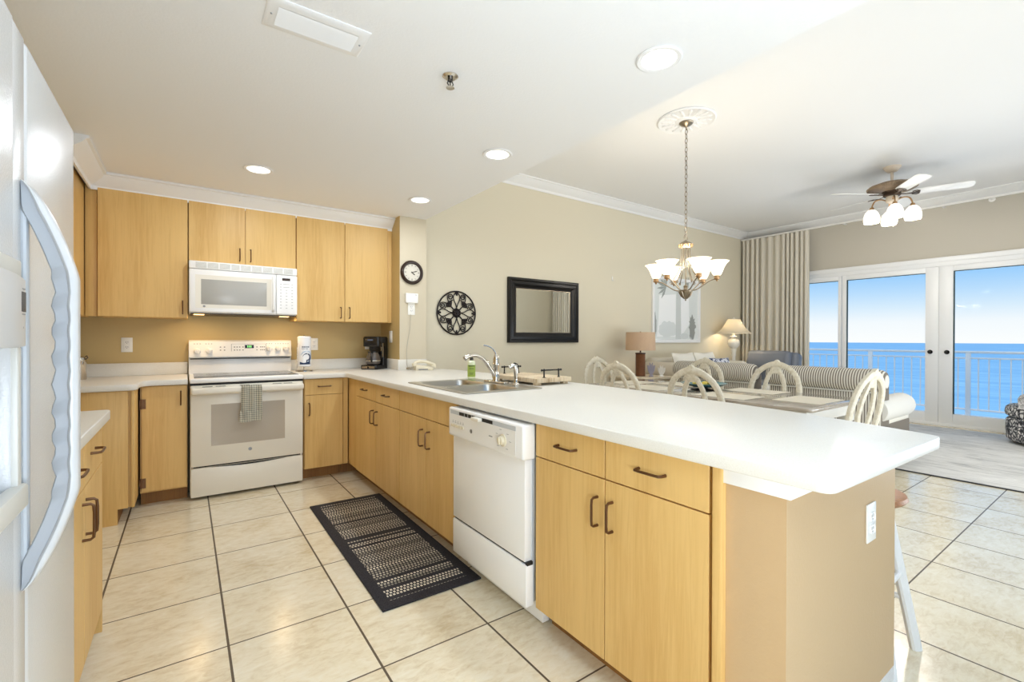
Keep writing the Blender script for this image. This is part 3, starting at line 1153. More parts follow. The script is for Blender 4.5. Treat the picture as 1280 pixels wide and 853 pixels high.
MB().box(X0, X1, 4.205, 4.226, 0.862, 0.8795).build('door_gap_shade', M_DARK, rg, smooth=False)  # dark strip painting the shade in the gap above the oven door
m = MB()
m.lathe((0.415, 4.1775, 0.345), [(0.013, 0), (0.013, -0.002), (0.0, -0.002)], 24, 'Y')
em = m.build('round_emblem', mat('steel_emblem', (140, 138, 134), 0.4, 0.6), odo)
m = MB()
m.lathe((0.415, 4.1752, 0.345), [(0.0105, 0), (0.0105, -0.0005), (0.009, -0.0005), (0.009, 0)], 24, 'Y', cap=False)
pts = [(0.415 + 0.006 * math.cos(a), 4.175, 0.345 + 0.006 * math.sin(a)) for a in [0.5 + i * 0.5 for i in range(11)]]
m.tube(pts, 0.0009, 6)
m.build('emblem_marks', M_GREYPL, em)
dr = MB()
dr.box(X0 + 0.003, X1 - 0.003, 4.180, 4.224, 0.022, 0.240, 0.008)
dro = dr.build('storage_drawer', M_APPL2, rg)
MB().box(X0 + 0.02, X1 - 0.02, 4.20, 4.226, 0.238, 0.254).build('door_gap_shade', M_DARK, rg, smooth=False)  # painted shade again, in the gap between oven door and drawer
m = MB()
m.prism([(0.16, 0.2385)] + [(0.16 + 0.51 * i / 16, 0.2385 - 0.012 * math.sin(PI * i / 16)) for i in range(1, 16)] + [(0.67, 0.2385)], lambda u, v, h: (u, h, v), 4.1785, 4.1815)
m.build('finger_pull', M_DARK, dro)
MB().box(X0 + 0.02, X1 - 0.02, 4.26, 4.78, 0.0, 0.03).build('foot_rail', M_DARK, rg, smooth=False)

# towel over the oven handle
M_TOWEL = mat('checked_towel_cotton', (236, 232, 214), 0.9)
_tv = coords(M_TOWEL, (1, 1, 1))
_ts = M_TOWEL.node_tree.nodes.new('ShaderNodeSeparateXYZ')
M_TOWEL.node_tree.links.new(_tv, _ts.inputs[0])
_ta = mth(M_TOWEL, 'LESS_THAN', mth(M_TOWEL, 'PINGPONG', mth(M_TOWEL, 'MULTIPLY', mth(M_TOWEL, 'ADD', _ts.outputs[0], 5.0), 62.0), 0.5), 0.13)
_tb = mth(M_TOWEL, 'LESS_THAN', mth(M_TOWEL, 'PINGPONG', mth(M_TOWEL, 'MULTIPLY', mth(M_TOWEL, 'ADD', _ts.outputs[2], 5.0), 62.0), 0.5), 0.13)
setcol(M_TOWEL, mixc(M_TOWEL, mth(M_TOWEL, 'MULTIPLY', mth(M_TOWEL, 'ADD', _ta, _tb), 0.45), (238, 234, 218), (66, 70, 62)))


def cloth(x0, x1, prof, amp, waves, seed, t=0.004, taper=0.0):
    """prof: list of (y, z) down the cloth"""
    rnd = random.Random(seed)
    ph = rnd.random() * 6
    b = bmesh.new()
    NX = 24
    L = len(prof)
    g = [[None] * (NX + 1) for _ in prof]
    for i, (y, z) in enumerate(prof):
        s_ = i / (L - 1)
        for j in range(NX + 1):
            u = j / NX
            xx = x0 + (x1 - x0) * u + (u - 0.5) * taper * s_
            a = amp * min(1, s_ * 2.2) * math.sin(u * waves * 2 * PI + ph + s_ * 0.8)
            g[i][j] = b.verts.new((xx, y + a - amp * min(1, s_ * 2.2), z + 0.004 * math.sin(u * 5 + ph) * s_))
    for i in range(L - 1):
        for j in range(NX):
            b.faces.new((g[i][j], g[i][j + 1], g[i + 1][j + 1], g[i + 1][j]))
    bmesh.ops.solidify(b, geom=list(b.faces), thickness=t)
    bmesh.ops.recalc_face_normals(b, faces=b.faces)
    mb = MB()
    mb._merge(b)
    return mb


tw = thing('dish_towel', (0.42, 4.13, 0.85), 'small checked dish towel hanging from the oven door handle', 'towel')
cloth(0.352, 0.488, [(4.168, 0.845), (4.158, 0.8535), (4.146, 0.8540), (4.132, 0.852), (4.125, 0.842), (4.1235, 0.82), (4.123, 0.78), (4.123, 0.73), (4.122, 0.68), (4.121, 0.63), (4.121, 0.595)], 0.006, 2.6, 3, 0.0035, 0.012).build('cloth', M_TOWEL, tw)
cloth(0.340, 0.48, [(4.121, 0.66), (4.118, 0.64), (4.114, 0.60), (4.112, 0.572)], 0.004, 2.2, 5, 0.003, 0.012).build('hem', M_TOWEL, tw)

# ---- microwave
mw = thing('microwave_oven', (0.41, 4.64, 1.42), 'white over-the-range microwave with vent grille, under the short cabinet', 'microwave')
YM = 4.43
FM = fmap('-Y', YM)
MB().box(0.020, 0.800, YM + 0.02, 4.835, 1.424, 1.836, 0.004).build('body', M_APPL, mw)
m = MB()
fbox(m, FM, 0.018, 0.802, 1.774, 1.836, -0.02, 0.006, 0.008, 3)
vg = m.build('vent_panel', M_APPL, mw)
m = MB()
gx = 0.062
for k in range(9):
    w_ = 0.072 if k not in (3,) else 0.058
    for r in range(6):
        fbox(m, FM, gx, gx + w_, 1.7835 + r * 0.0075, 1.7870 + r * 0.0075, 0.005, 0.0068)
    gx += w_ + 0.009
m.build('grille', mat('grille_grey', (186, 186, 176), 0.5), vg)
m = MB()
fbox(m, FM, 0.018, 0.634, 1.428, 1.770, -0.02, 0.010, 0.010, 3)
md_ = m.build('door', M_APPL, mw)
m = MB()
fbox(m, FM, 0.098, 0.562, 1.492, 1.692, 0.009, 0.0115, 0.001)
m.build('door_window', M_MWWIN, md_)
m = MB()
fbox(m, FM, 0.060, 0.600, 1.462, 1.726, 0.009, 0.0103)
m.build('door_frame', M_APPL2, md_)
m = MB()
m.tube(smoothpath([FM(0.612, 1.45, 0.006), FM(0.612, 1.47, 0.030), FM(0.612, 1.52, 0.040), FM(0.612, 1.60, 0.043), FM(0.612, 1.68, 0.040), FM(0.612, 1.73, 0.030), FM(0.612, 1.75, 0.006)], 4), 0.0115, 10)
m.build('door_handle', M_APPL, md_)
m = MB()
m.lathe(FM(0.118, 1.476, 0.0105), [(0.009, 0), (0.009, -0.001), (0.0, -0.001)], 20, 'Y')
m.build('round_emblem', M_GREYMARK, md_)
m = MB()
fbox(m, FM, 0.637, 0.802, 1.428, 1.770, -0.02, 0.010, 0.008, 3)
mp = m.build('control_panel', M_APPL, mw)
m = MB()
fbox(m, FM, 0.682, 0.745, 1.722, 1.744, 0.0095, 0.0115)
m.build('display', mat('dark_brown_display', (64, 44, 32), 0.25), mp)
m = MB()
rr = random.Random(5)
for r in range(9):
    for q in range(3):
        if r in (0, 1) and q == 1:
            fbox(m, FM, 0.690, 0.740, 1.690 - r * 0.026, 1.693 - r * 0.026, 0.0098, 0.0106)
            continue
        cx_ = 0.662 + q * 0.045
        fbox(m, FM, cx_ + 0.002, cx_ + 0.016, 1.690 - r * 0.026, 1.6935 - r * 0.026, 0.0098, 0.0106)
m.build('keypad_marks', M_GREYMARK, mp)
m = MB().box(0.03, 0.79, YM + 0.03, 4.82, 1.414, 1.424)
mb_ = m.build('underside', mat('dark_grey_metal', (92, 84, 72), 0.5, 0.5), mw, smooth=False)
M_HOODLAMP = mat('lit_hood_lamp', (255, 214, 150), 0.5, emit=(255, 206, 130), estr=4.0)
for x in (0.085, 0.71):
    MB().box(x - 0.035, x + 0.035, YM + 0.05, YM + 0.11, 1.409, 1.4145, 0.001).build('hood_lamp', M_HOODLAMP, mb_)
    area('hood_lamp_light', (x, YM + 0.12, 1.405), 0.06, 1.2, (1.0, 0.72, 0.40))

# ---- dishwasher
dw = thing('dishwasher', (1.5, 1.845, 0), 'white built-in dishwasher with dial control panel under the peninsula worktop', 'dishwasher')
YA, YBW = 1.522, 2.168
FD = fmap('-X', 1.187)
MB().box(1.19, 1.78, YA + 0.01, YBW - 0.01, 0.11, 0.866).build('tub', M_GREYPL, dw, smooth=False)
m = MB()
fbox(m, FD, YA - 0.006, YBW + 0.004, 0.716, 0.864, -0.01, 0.058, 0.010, 3)
cpn = m.build('control_panel', M_APPL, dw)
m = MB()
fbox(m, FD, YA + 0.045, YBW - 0.02, 0.728, 0.832, 0.0575, 0.0590, 0.0005, 1)
m.build('fascia', M_WHITE, cpn)
m = MB()
fbox(m, FD, YA + 0.045, YBW - 0.02, 0.8325, 0.852, 0.0575, 0.0588)
rc = m.build('latch_recess', M_GREYPL, cpn)
m = MB()
for a, b_ in ((1.745, 1.835), (1.90, 1.93), (1.935, 1.965), (1.97, 2.0), (2.005, 2.055)):
    fbox(m, FD, a, b_, 0.834, 0.850, 0.0585, 0.0595)
m.build('vent_slots', M_DARK, rc)
m = MB()
fbox(m, FD, 1.835, 1.905, 0.832, 0.848, 0.058, 0.082, 0.005, 2)
m.build('latch_handle', M_APPL2, rc)
m = MB()
for k in range(5):
    fbox(m, FD, 2.005 + k * 0.026, 2.028 + k * 0.026, 0.768, 0.782, 0.0585, 0.066, 0.002, 1)
m.build('push_buttons', M_CREAMPL, cpn)
m = MB()
for k in range(5):
    fbox(m, FD, 2.008 + k * 0.026, 2.022 + k * 0.026, 0.791, 0.794, 0.0588, 0.0594)
    fbox(m, FD, 2.010 + k * 0.026, 2.019 + k * 0.026, 0.799, 0.801, 0.0588, 0.0594)
for dy, dz in ((0.05, 0.02), (0.02, 0.042), (-0.035, 0.03), (-0.055, 0.0), (-0.03, -0.035), (0.04, -0.032)):
    fbox(m, FD, 1.660 + dy - 0.008, 1.660 + dy + 0.008, 0.779 + dz, 0.781 + dz, 0.0588, 0.0594)
fbox(m, FD, 1.745, 1.775, 0.776, 0.781, 0.0588, 0.0594)
m.build('markings', M_GREYMARK, cpn)
m = MB()
m.lathe(FD(1.660, 0.778, 0.059), [(0.027, 0), (0.027, -0.004), (0.020, -0.007), (0.018, -0.020), (0.0, -0.021)], 24, 'X')
m.box(1.187 - 0.085, 1.187 - 0.075, 1.655, 1.665, 0.762, 0.794, 0.002)
m.build('dial', M_CREAMPL, cpn)
m = MB()
m.lathe(FD(1.935, 0.772, 0.059), [(0.010, 0), (0.010, -0.0015), (0.0, -0.0015)], 20, 'X')
m.build('round_emblem', mat('steel_emblem', (140, 138, 134), 0.4, 0.6), cpn)
m = MB()
fbox(m, FD, YA + 0.012, YBW - 0.004, 0.286, 0.722, -0.005, 0.034, 0.004, 2)
m.build('door', M_APPL, dw)
m = MB()
fbox(m, FD, YA, YBW - 0.004, 0.10, 0.276, -0.005, 0.036, 0.005, 2)
m.build('access_panel', M_APPL, dw)
m = MB()
fbox(m, FD, YA - 0.0, YBW - 0.004, 0.008, 0.10, -0.090, -0.054, 0.002)
m.build('toe_panel', M_APPL, dw)
m = MB()
fbox(m, FD, YA + 0.0, YA + 0.012, 0.274, 0.288, 0.0, 0.030)
fbox(m, FD, YA + 0.02, YBW - 0.01, 0.276, 0.286, 0.0, 0.026)
m.tube([FD(YA + 0.012, 0.283, 0.028), FD(YA + 0.022, 0.287, 0.033), FD(YA + 0.036, 0.284, 0.033)], 0.0025, 6)
m.build('door_hinge', M_DARK, dw)
m = MB()
for y in (YA + 0.03, YBW - 0.05):
    m.cyl((1.262, y, 0.0), 0.012, 0.01, 12)
m.build('levelling_feet', M_DARK, dw)
# ================================================================== SINK AND THINGS ON THE WORKTOPS
sk = thing('kitchen_sink', (1.52, 2.61, ZC), 'stainless steel double-bowl sink set into the white peninsula worktop', 'sink')


def rrect(x0, x1, y0, y1, r, seg=6):
    return rounded([(x0, y0, r), (x1, y0, r), (x1, y1, r), (x0, y1, r)], seg)


bA = (1.295, 1.665, 2.255, 2.590)
bB = (1.295, 1.665, 2.630, 2.965)
slab('rim', rrect(1.245, 1.80, 2.20, 3.02, 0.035), [rrect(*bA, 0.07), rrect(*bB, 0.07)], ZC + 0.0006, ZC + 0.0055, M_STEEL, sk, 0.0018)
for q in (bA, bB):
    b = bmesh.new()
    rings = []
    for ins, z, r in ((0.0, ZC + 0.0054, 0.07), (0.004, ZC - 0.006, 0.068), (0.014, ZC - 0.10, 0.065), (0.022, ZC - 0.155, 0.06), (0.045, ZC - 0.172, 0.05), (0.12, ZC - 0.176, 0.03)):
        rings.append([b.verts.new((x, y, z)) for x, y in rrect(q[0] + ins, q[1] - ins, q[2] + ins, q[3] - ins, r)])
    for i in range(len(rings) - 1):
        for j in range(len(rings[0])):
            b.faces.new((rings[i][j], rings[i][(j + 1) % len(rings[0])], rings[i + 1][(j + 1) % len(rings[0])], rings[i + 1][j]))
    b.faces.new(rings[-1])
    bmesh.ops.recalc_face_normals(b, faces=b.faces)
    bmesh.ops.reverse_faces(b, faces=b.faces)
    mb = MB()
    mb._merge(b)
    bo = mb.build('bowl', M_STEEL, sk, angle=60)
    MB().lathe(((q[0] + q[1]) / 2, (q[2] + q[3]) / 2, ZC - 0.1755), [(0.042, 0), (0.042, 0.003), (0.034, 0.003), (0.028, -0.0002), (0.0, -0.0002)], 24).build('drain', M_CHROME, bo)

fx, fy, zd = 1.745, 2.655, ZC + 0.006
fa = thing('kitchen_faucet', (fx, fy, zd), 'chrome kitchen faucet with arched spout and tall lever, on the sink deck', 'faucet')
m = MB()
m.prism(rrect(fx - 0.027, fx + 0.027, fy - 0.13, fy + 0.13, 0.026), lambda u, v, h: (u, v, zd + h), 0, 0.010, 0.003)
m.build('deck_plate', M_CHROME, fa)
m = MB()
m.lathe((fx, fy, zd + 0.010), [(0.028, 0), (0.028, 0.004), (0.023, 0.012), (0.022, 0.10), (0.0245, 0.105), (0.0245, 0.125), (0.022, 0.13), (0.021, 0.15), (0.016, 0.17), (0.010, 0.185), (0.0, 0.19)], 24)
m.build('body', M_CHROME, fa)
sp = smoothpath([(fx - 0.012, fy, zd + 0.045), (fx - 0.05, fy + 0.001, zd + 0.10), (fx - 0.095, fy + 0.002, zd + 0.155), (fx - 0.145, fy + 0.003, zd + 0.185), (fx - 0.185, fy + 0.004, zd + 0.190), (fx - 0.222, fy + 0.005, zd + 0.182), (fx - 0.245, fy + 0.005, zd + 0.168)], 5)
rr_ = [0.013 + 0.0035 * max(0, (i / (len(sp) - 1) - 0.55) / 0.45) for i in range(len(sp))]
MB().tube(sp, rr_, 14).build('spout', M_CHROME, fa)
lv = smoothpath([(fx, fy, zd + 0.185), (fx - 0.006, fy + 0.004, zd + 0.205), (fx - 0.022, fy + 0.012, zd + 0.232), (fx - 0.05, fy + 0.025, zd + 0.250), (fx - 0.078, fy + 0.038, zd + 0.256)], 5)
MB().tube(lv, [0.008 - 0.003 * math.sin(PI * min(1, i / (len(lv) - 1) * 0.8)) for i in range(len(lv))], 10).build('lever', M_CHROME, fa)
sx, sy = 1.745, 2.42
sp_ = thing('side_sprayer', (sx, sy, zd), 'chrome pull-out side sprayer beside the faucet on the sink deck', 'sprayer')
MB().lathe((sx, sy, zd), [(0.024, 0), (0.024, 0.004), (0.018, 0.010), (0.014, 0.022), (0.013, 0.04), (0.0, 0.04)], 20).build('base', M_CHROME, sp_)
m = MB()
m.tube([(sx, sy, zd + 0.03), (sx, sy, zd + 0.07), (sx - 0.002, sy, zd + 0.10), (sx - 0.006, sy, zd + 0.125)], [0.012, 0.014, 0.016, 0.014], 14)
m.tube([(sx + 0.004, sy, zd + 0.122), (sx - 0.018, sy + 0.008, zd + 0.128), (sx - 0.042, sy + 0.016, zd + 0.112)], [0.013, 0.015, 0.0125], 14)
m.build('spray_head', M_CHROME, sp_)
MB().tube([(sx + 0.012, sy, zd + 0.132), (sx - 0.004, sy + 0.004, zd + 0.140), (sx - 0.014, sy + 0.006, zd + 0.141)], 0.006, 8).build('trigger', M_BLACK, sp_)

# soap bottle
bx_, by_ = 1.80, 3.085
sb = thing('soap_bottle', (bx_, by_, ZC), 'clear dish soap bottle with green label and black pump cap, behind the sink', 'soap bottle')
M_SOAP = mat('pale_green_soap', (222, 226, 190), 0.15, spec=0.5)
MB().lathe((bx_, by_, ZC), [(0.027, 0), (0.030, 0.004), (0.030, 0.115), (0.028, 0.128), (0.014, 0.138), (0.012, 0.142), (0.0, 0.142)], 24).build('bottle', M_SOAP, sb)
M_SLAB = mat('green_label', (158, 178, 78), 0.5)
lb = MB().lathe((bx_, by_, ZC), [(0.0304, 0.014), (0.0307, 0.0145), (0.0307, 0.105), (0.0304, 0.1055)], 24, cap=False)
lbo = lb.build('label', M_SLAB, sb)
lbk = MB()


def decal(mb, poly, c, r, a0, z0, sc, dr=0.0006):
    """flat outline wrapped on an upright cylinder, u is along the circumference"""
    def fn(u, v, h):
        a = a0 + u * sc / r
        return (c[0] + (r + h) * math.cos(a), c[1] + (r + h) * math.sin(a), z0 + v * sc)
    return mb.prism(poly, fn, 0.0, dr)


ac = math.atan2(-by_, -bx_)
for z, h, w in ((0.097, 0.009, 0.050), (0.083, 0.003, 0.036), (0.075, 0.003, 0.036), (0.045, 0.003, 0.03), (0.037, 0.003, 0.024)):
    n_ = 8
    poly = [(-w / 2 + w * i / n_, 0) for i in range(n_ + 1)] + [(w / 2 - w * i / n_, h) for i in range(n_ + 1)]
    decal(lbk, poly, (bx_, by_), 0.0307, ac, ZC + z - 0.004, 1.0)
lbk.build('label_print', mat('dark_green_print', (84, 98, 44), 0.5), lbo)
m = MB()
m.lathe((bx_, by_, ZC + 0.140), [(0.014, 0), (0.0145, 0.003), (0.0145, 0.016), (0.009, 0.024), (0.006, 0.030), (0.005, 0.040), (0.0, 0.041)], 16)
m.build('pump_cap', M_BLACK, sb)

# wooden riser tray
TR = Matrix.Translation((2.0, 2.60, ZC)) @ Matrix.Rotation(math.radians(1.5), 4, 'Z')
tray = thing('serving_tray', (2.0, 2.60, ZC), 'whitewashed wooden riser tray with two black bar handles, behind the faucet', 'tray', rz=math.radians(1.5))
M_WASH = wood('whitewashed_plank', (214, 196, 166), (164, 134, 96), 0.6)
m = MB()
for k in range(3):
    m.box(-0.155 + k * 0.1035, -0.0525 + k * 0.1035, -0.26, 0.26, 0.018, 0.048, 0.004)
m.build('planks', M_WASH, tray, rel=False)
for x in (-0.12, 0.12):
    for y in (-0.22, 0.22):
        MB().box(x - 0.022, x + 0.022, y - 0.018, y + 0.018, 0.0, 0.018, 0.004).build('foot', M_WASH, tray, rel=False)
for y in (-0.225, 0.225):
    m = MB()
    m.tube([(-0.085, y, 0.098), (0.085, y, 0.098)], 0.0052, 10)
    for x in (-0.065, 0.065):
        m.tube([(x, y, 0.046), (x, y, 0.098)], 0.0052, 10)
        m.ball((x, y, 0.098), 0.0095, 12)
        m.lathe((x, y, 0.048), [(0.011, 0), (0.011, 0.003), (0.006, 0.005)], 12)
    for x in (-0.085, 0.085):
        m.ball((x, y, 0.098), 0.0078, 10)
    m.build('handle', M_BLACK, tray, rel=False)

# telephone
ph = thing('telephone', (1.90, 4.20, ZC), 'cream corded desk telephone on the worktop against the column', 'telephone', rz=math.radians(-12))
m = MB()
m.prism([(-0.085, 0.0), (0.085, 0.0), (0.085, 0.022), (0.075, 0.030), (-0.06, 0.052), (-0.085, 0.050)], lambda u, v, h: (u, h, v), -0.085, 0.085, 0.005)
m.build('base', M_CREAMPL, ph, rel=False)
m = MB()
m.tube(smoothpath([(-0.095, -0.052, 0.066), (-0.05, -0.052, 0.084), (0.02, -0.052, 0.080), (0.085, -0.052, 0.058), (0.105, -0.052, 0.046)], 5), 0.0145, 10)
m.tube([(-0.095, -0.052, 0.072), (-0.088, -0.052, 0.046)], [0.022, 0.026], 14)
m.tube([(0.104, -0.052, 0.052), (0.094, -0.052, 0.028)], [0.020, 0.024], 14)
m.build('handset', M_CREAMPL, ph, rel=False)
m = MB()
for r in range(4):
    for q in range(3):
        m.box(-0.02 + q * 0.025, -0.004 + q * 0.025, 0.0 + r * 0.017, 0.011 + r * 0.017, 0.034 - q * 0.004, 0.047 - q * 0.006, 0.001, 1)
m.build('keypad', M_WHITE, ph, rel=False)
MB().box(-0.06, 0.03, -0.0875, -0.085, 0.006, 0.013).build('brand_strip', mat('slate_strip', (96, 100, 120), 0.5), ph, rel=False)
m = MB()
pts = []
for i in range(121):
    t = i / 120
    c_ = bez((-0.10, -0.05, 0.03), (-0.17, -0.02, 0.03), (-0.20, -0.06, 0.012), (-0.105, 0.02, 0.012), 120)[i]
    pts.append(c_ + Vector((0.0, 0.006 * math.cos(t * 90), 0.006 * math.sin(t * 90))))
m.tube(pts, 0.0018, 5)
m.build('coiled_cord', mat('tan_cord', (150, 134, 104), 0.6), ph, rel=False)

# coffee maker
cm = thing('coffee_maker', (1.56, 4.60, ZC), 'black drip coffee maker with glass carafe, in the corner by the column', 'coffee maker', rz=math.radians(-50))
m = MB()
m.prism(rrect(-0.092, 0.092, -0.125, 0.105, 0.03), lambda u, v, h: (u, v, h), 0.0, 0.042, 0.006)
m.build('base', M_BLACK, cm, rel=False)
m = MB()
m.prism(rrect(-0.088, 0.088, 0.02, 0.105, 0.022), lambda u, v, h: (u, v, h), 0.040, 0.235, 0.0)
m.build('water_tank', M_BLACK, cm, rel=False)
m = MB()
m.prism(rrect(-0.092, 0.092, -0.088, 0.107, 0.035), lambda u, v, h: (u, v, h), 0.225, 0.318, 0.008)
m.prism(rrect(-0.088, 0.088, -0.08, 0.10, 0.03), lambda u, v, h: (u, v, h), 0.317, 0.324, 0.003)
m.build('brew_head', M_BLACK, cm, rel=False)
m = MB()
m.box(-0.03, 0.03, -0.0895, -0.0875, 0.285, 0.298)
m.build('name_badge', mat('blue_grey_badge', (92, 104, 128), 0.4), cm, rel=False)
M_CARAFE = mat('carafe_glass', (84, 76, 70), 0.06, spec=0.8)
m = MB()
m.lathe((0, -0.035, 0.045), [(0.055, 0), (0.068, 0.012), (0.074, 0.05), (0.066, 0.09), (0.052, 0.115), (0.05, 0.125), (0.0, 0.125)], 28)
ca = m.build('carafe', M_CARAFE, cm, rel=False)
m = MB()
m.lathe((0, -0.035, 0.166), [(0.052, 0), (0.054, 0.004), (0.052, 0.012), (0.0, 0.016)], 24)
m.tube(smoothpath([(0.02, -0.085, 0.165), (0.03, -0.118, 0.155), (0.032, -0.125, 0.115), (0.025, -0.106, 0.075)], 5), 0.008, 8)
m.build('lid', M_BLACK, ca, rel=False)
m = MB()
m.lathe((0, -0.035, 0.052), [(0.0735, 0.028), (0.0748, 0.03), (0.0748, 0.036), (0.0735, 0.038)], 28, cap=False)
m.build('steel_band', M_CHROME, ca, rel=False)
m = MB()
m.box(-0.070, 0.070, -0.1275, -0.1245, 0.010, 0.032, 0.001)
pa = m.build('control_plate', M_NICKEL, cm, rel=False)
m = MB().lathe((0.0, -0.1275, 0.021), [(0.010, 0), (0.010, -0.004), (0.0, -0.004)], 16, 'Y')
m.build('power_button', M_BLACK, pa, rel=False)
m = MB().box(0.0925, 0.094, -0.02, 0.0, 0.12, 0.26, 0.0005, 1)
m.box(0.055, 0.062, 0.0185, 0.0205, 0.10, 0.22)
m.build('water_gauge', M_CHROME, cm, rel=False)

# paper towel holder with an unopened roll
px_, py_ = 0.895, 4.60
hd_ = thing('paper_towel_holder', (px_, py_, ZC), 'chrome upright paper towel holder right of the stove', 'paper towel holder')
MB().lathe((px_, py_, ZC), [(0.072, 0), (0.075, 0.003), (0.074, 0.010), (0.066, 0.014), (0.0, 0.015)], 32).build('base', M_CHROME, hd_)
MB().tube([(px_, py_, ZC + 0.01), (px_, py_, ZC + 0.335)], 0.006, 10).build('rod', M_CHROME, hd_)
MB().tube(smoothpath([(px_ - 0.055, py_ - 0.036, ZC + 0.01), (px_ - 0.068, py_ - 0.04, ZC + 0.06), (px_ - 0.068, py_ - 0.04, ZC + 0.22), (px_ - 0.060, py_ - 0.035, ZC + 0.26)], 4), 0.003, 8).build('side_arm', M_CHROME, hd_)
pr_ = thing('paper_towel_roll', (px_, py_, ZC + 0.045), 'unopened paper towel roll in a wrapper with blue wave picture, on the chrome holder', 'paper towels')
M_WRAP = mat('glossy_white_wrapper', (232, 232, 234), 0.25)
m = MB().lathe((px_, py_, ZC + 0.045), [(0.012, 0.004), (0.05, 0.0), (0.058, 0.006), (0.0585, 0.272), (0.05, 0.281), (0.012, 0.276)], 36, cap=False)
m.lathe((px_, py_, ZC + 0.05), [(0.012, 0), (0.012, 0.268)], 16, cap=False)
wr = m.build('wrapper', M_WRAP, pr_)
ac = math.atan2(-py_, -px_) + 0.15
zc = ZC + 0.045
R_ = 0.0586
M_PALEB = mat('pale_blue_print', (150, 178, 206), 0.4)
M_NAVY = mat('navy_print', (24, 44, 80), 0.4)


def arc_band(cx, cz, r0, r1, a0, a1, n=22, t0=1.0, t1=1.0):
    """crescent: the band narrows from t0 to t1 along its length"""
    o, i = [], []
    for k in range(n + 1):
        t = k / n
        a = a0 + (a1 - a0) * t
        w = (r1 - r0) * (t0 + (t1 - t0) * t)
        rm = (r1 + r0) / 2
        o.append((cx + (rm + w / 2) * math.cos(a), cz + (rm + w / 2) * math.sin(a)))
        i.append((cx + (rm - w / 2) * math.cos(a), cz + (rm - w / 2) * math.sin(a)))
    return o + i[::-1]


m = MB()
decal(m, arc_band(0.012, 0.092, 0.042, 0.060, math.radians(165), math.radians(-75), t0=0.15, t1=1.0), (px_, py_), R_, ac, zc, 1.0, 0.0005)
m.build('pale_wave', M_PALEB, wr)
m = MB()
decal(m, arc_band(0.012, 0.086, 0.024, 0.044, math.radians(165), math.radians(-95), t0=0.1, t1=1.3), (px_, py_), R_, ac, zc, 1.0, 0.0008)
n_ = 14
decal(m, [(-0.048 + 0.096 * i / n_, 0.022) for i in range(n_ + 1)] + [(0.048 - 0.096 * i / n_, 0.042 + 0.020 * (abs(i / n_ - 0.62) ** 1.4) * 2 - 0.006) for i in range(n_ + 1)], (px_, py_), R_, ac, zc, 1.0, 0.0008)
m.build('navy_wave', M_NAVY, wr)
m = MB()
for a, w in ((-0.030, 0.016), (-0.012, 0.012), (0.004, 0.010), (0.018, 0.018)):
    decal(m, [(a + w * i / 4, 0.176) for i in range(5)] + [(a + w - w * i / 4, 0.189) for i in range(5)], (px_, py_), R_, ac, zc, 1.0, 0.0006)
for a, w in ((-0.032, 0.030), (0.004, 0.020)):
    decal(m, [(a + w * i / 4, 0.163) for i in range(5)] + [(a + w - w * i / 4, 0.168) for i in range(5)], (px_, py_), R_, ac, zc, 1.0, 0.0006)
m.build('word_print', mat('grey_print', (132, 136, 146), 0.4), wr)

# steel canister at the far left
cn = thing('steel_canister', (-0.655, 4.58, ZC), 'small polished steel canister with lid on the corner worktop', 'canister')
MB().lathe((-0.655, 4.58, ZC), [(0.056, 0), (0.058, 0.003), (0.058, 0.15), (0.056, 0.152), (0.0, 0.152)], 28).build('body', M_CHROME, cn)
MB().lathe((-0.655, 4.58, ZC + 0.150), [(0.060, 0), (0.060, 0.012), (0.052, 0.018), (0.012, 0.021), (0.010, 0.028), (0.016, 0.034), (0.012, 0.042), (0.0, 0.043)], 28).build('lid', M_CHROME, cn)
MB().tube([(-0.60, 4.555, ZC + 0.147), (-0.588, 4.55, ZC + 0.160), (-0.592, 4.552, ZC + 0.175), (-0.602, 4.556, ZC + 0.168)], 0.0035, 6).build('clasp', M_BLACK, cn)

# ---- outlets, switches, clock ------------------------------------
def outlet(label, F, u, v, kind='outlet', w=0.072, h=0.118):
    o = thing('wall_outlet' if kind != 'switch' else 'light_switch', F(u, v, 0), label, 'outlet' if kind != 'switch' else 'light switch')
    m = MB()
    fbox(m, F, u - w / 2, u + w / 2, v - h / 2, v + h / 2, 0.0003, 0.006, 0.0025, 2)
    p = m.build('cover_plate', M_PLATE, o)
    m = MB()
    d = MB()
    if kind == 'switch':
        fbox(m, F, u - 0.016, u + 0.016, v - 0.033, v + 0.033, 0.005, 0.0085, 0.001)
        m.build('rocker', M_WHITE, o)
        fbox(d, F, u - 0.003, u + 0.003, v - 0.052, v - 0.047, 0.0055, 0.007, 0.0005, 1)
        fbox(d, F, u - 0.003, u + 0.003, v + 0.047, v + 0.052, 0.0055, 0.007, 0.0005, 1)
        d.build('screw', M_GREYMARK, p)
        return o
    for s_ in (-0.0195, 0.0195):
        fbox(m, F, u - 0.0165, u + 0.0165, v + s_ - 0.014, v + s_ + 0.014, 0.005, 0.0078, 0.005, 3)
        for a in (-0.0065, 0.0065):
            fbox(d, F, u + a - 0.0014, u + a + 0.0014, v + s_ - 0.002, v + s_ + 0.007, 0.0076, 0.0081)
        fbox(d, F, u - 0.0022, u + 0.0022, v + s_ - 0.010, v + s_ - 0.006, 0.0076, 0.0081)
    q = m.build('receptacle', M_WHITE, o)
    d.build('slots', M_DARK, q)
    return o


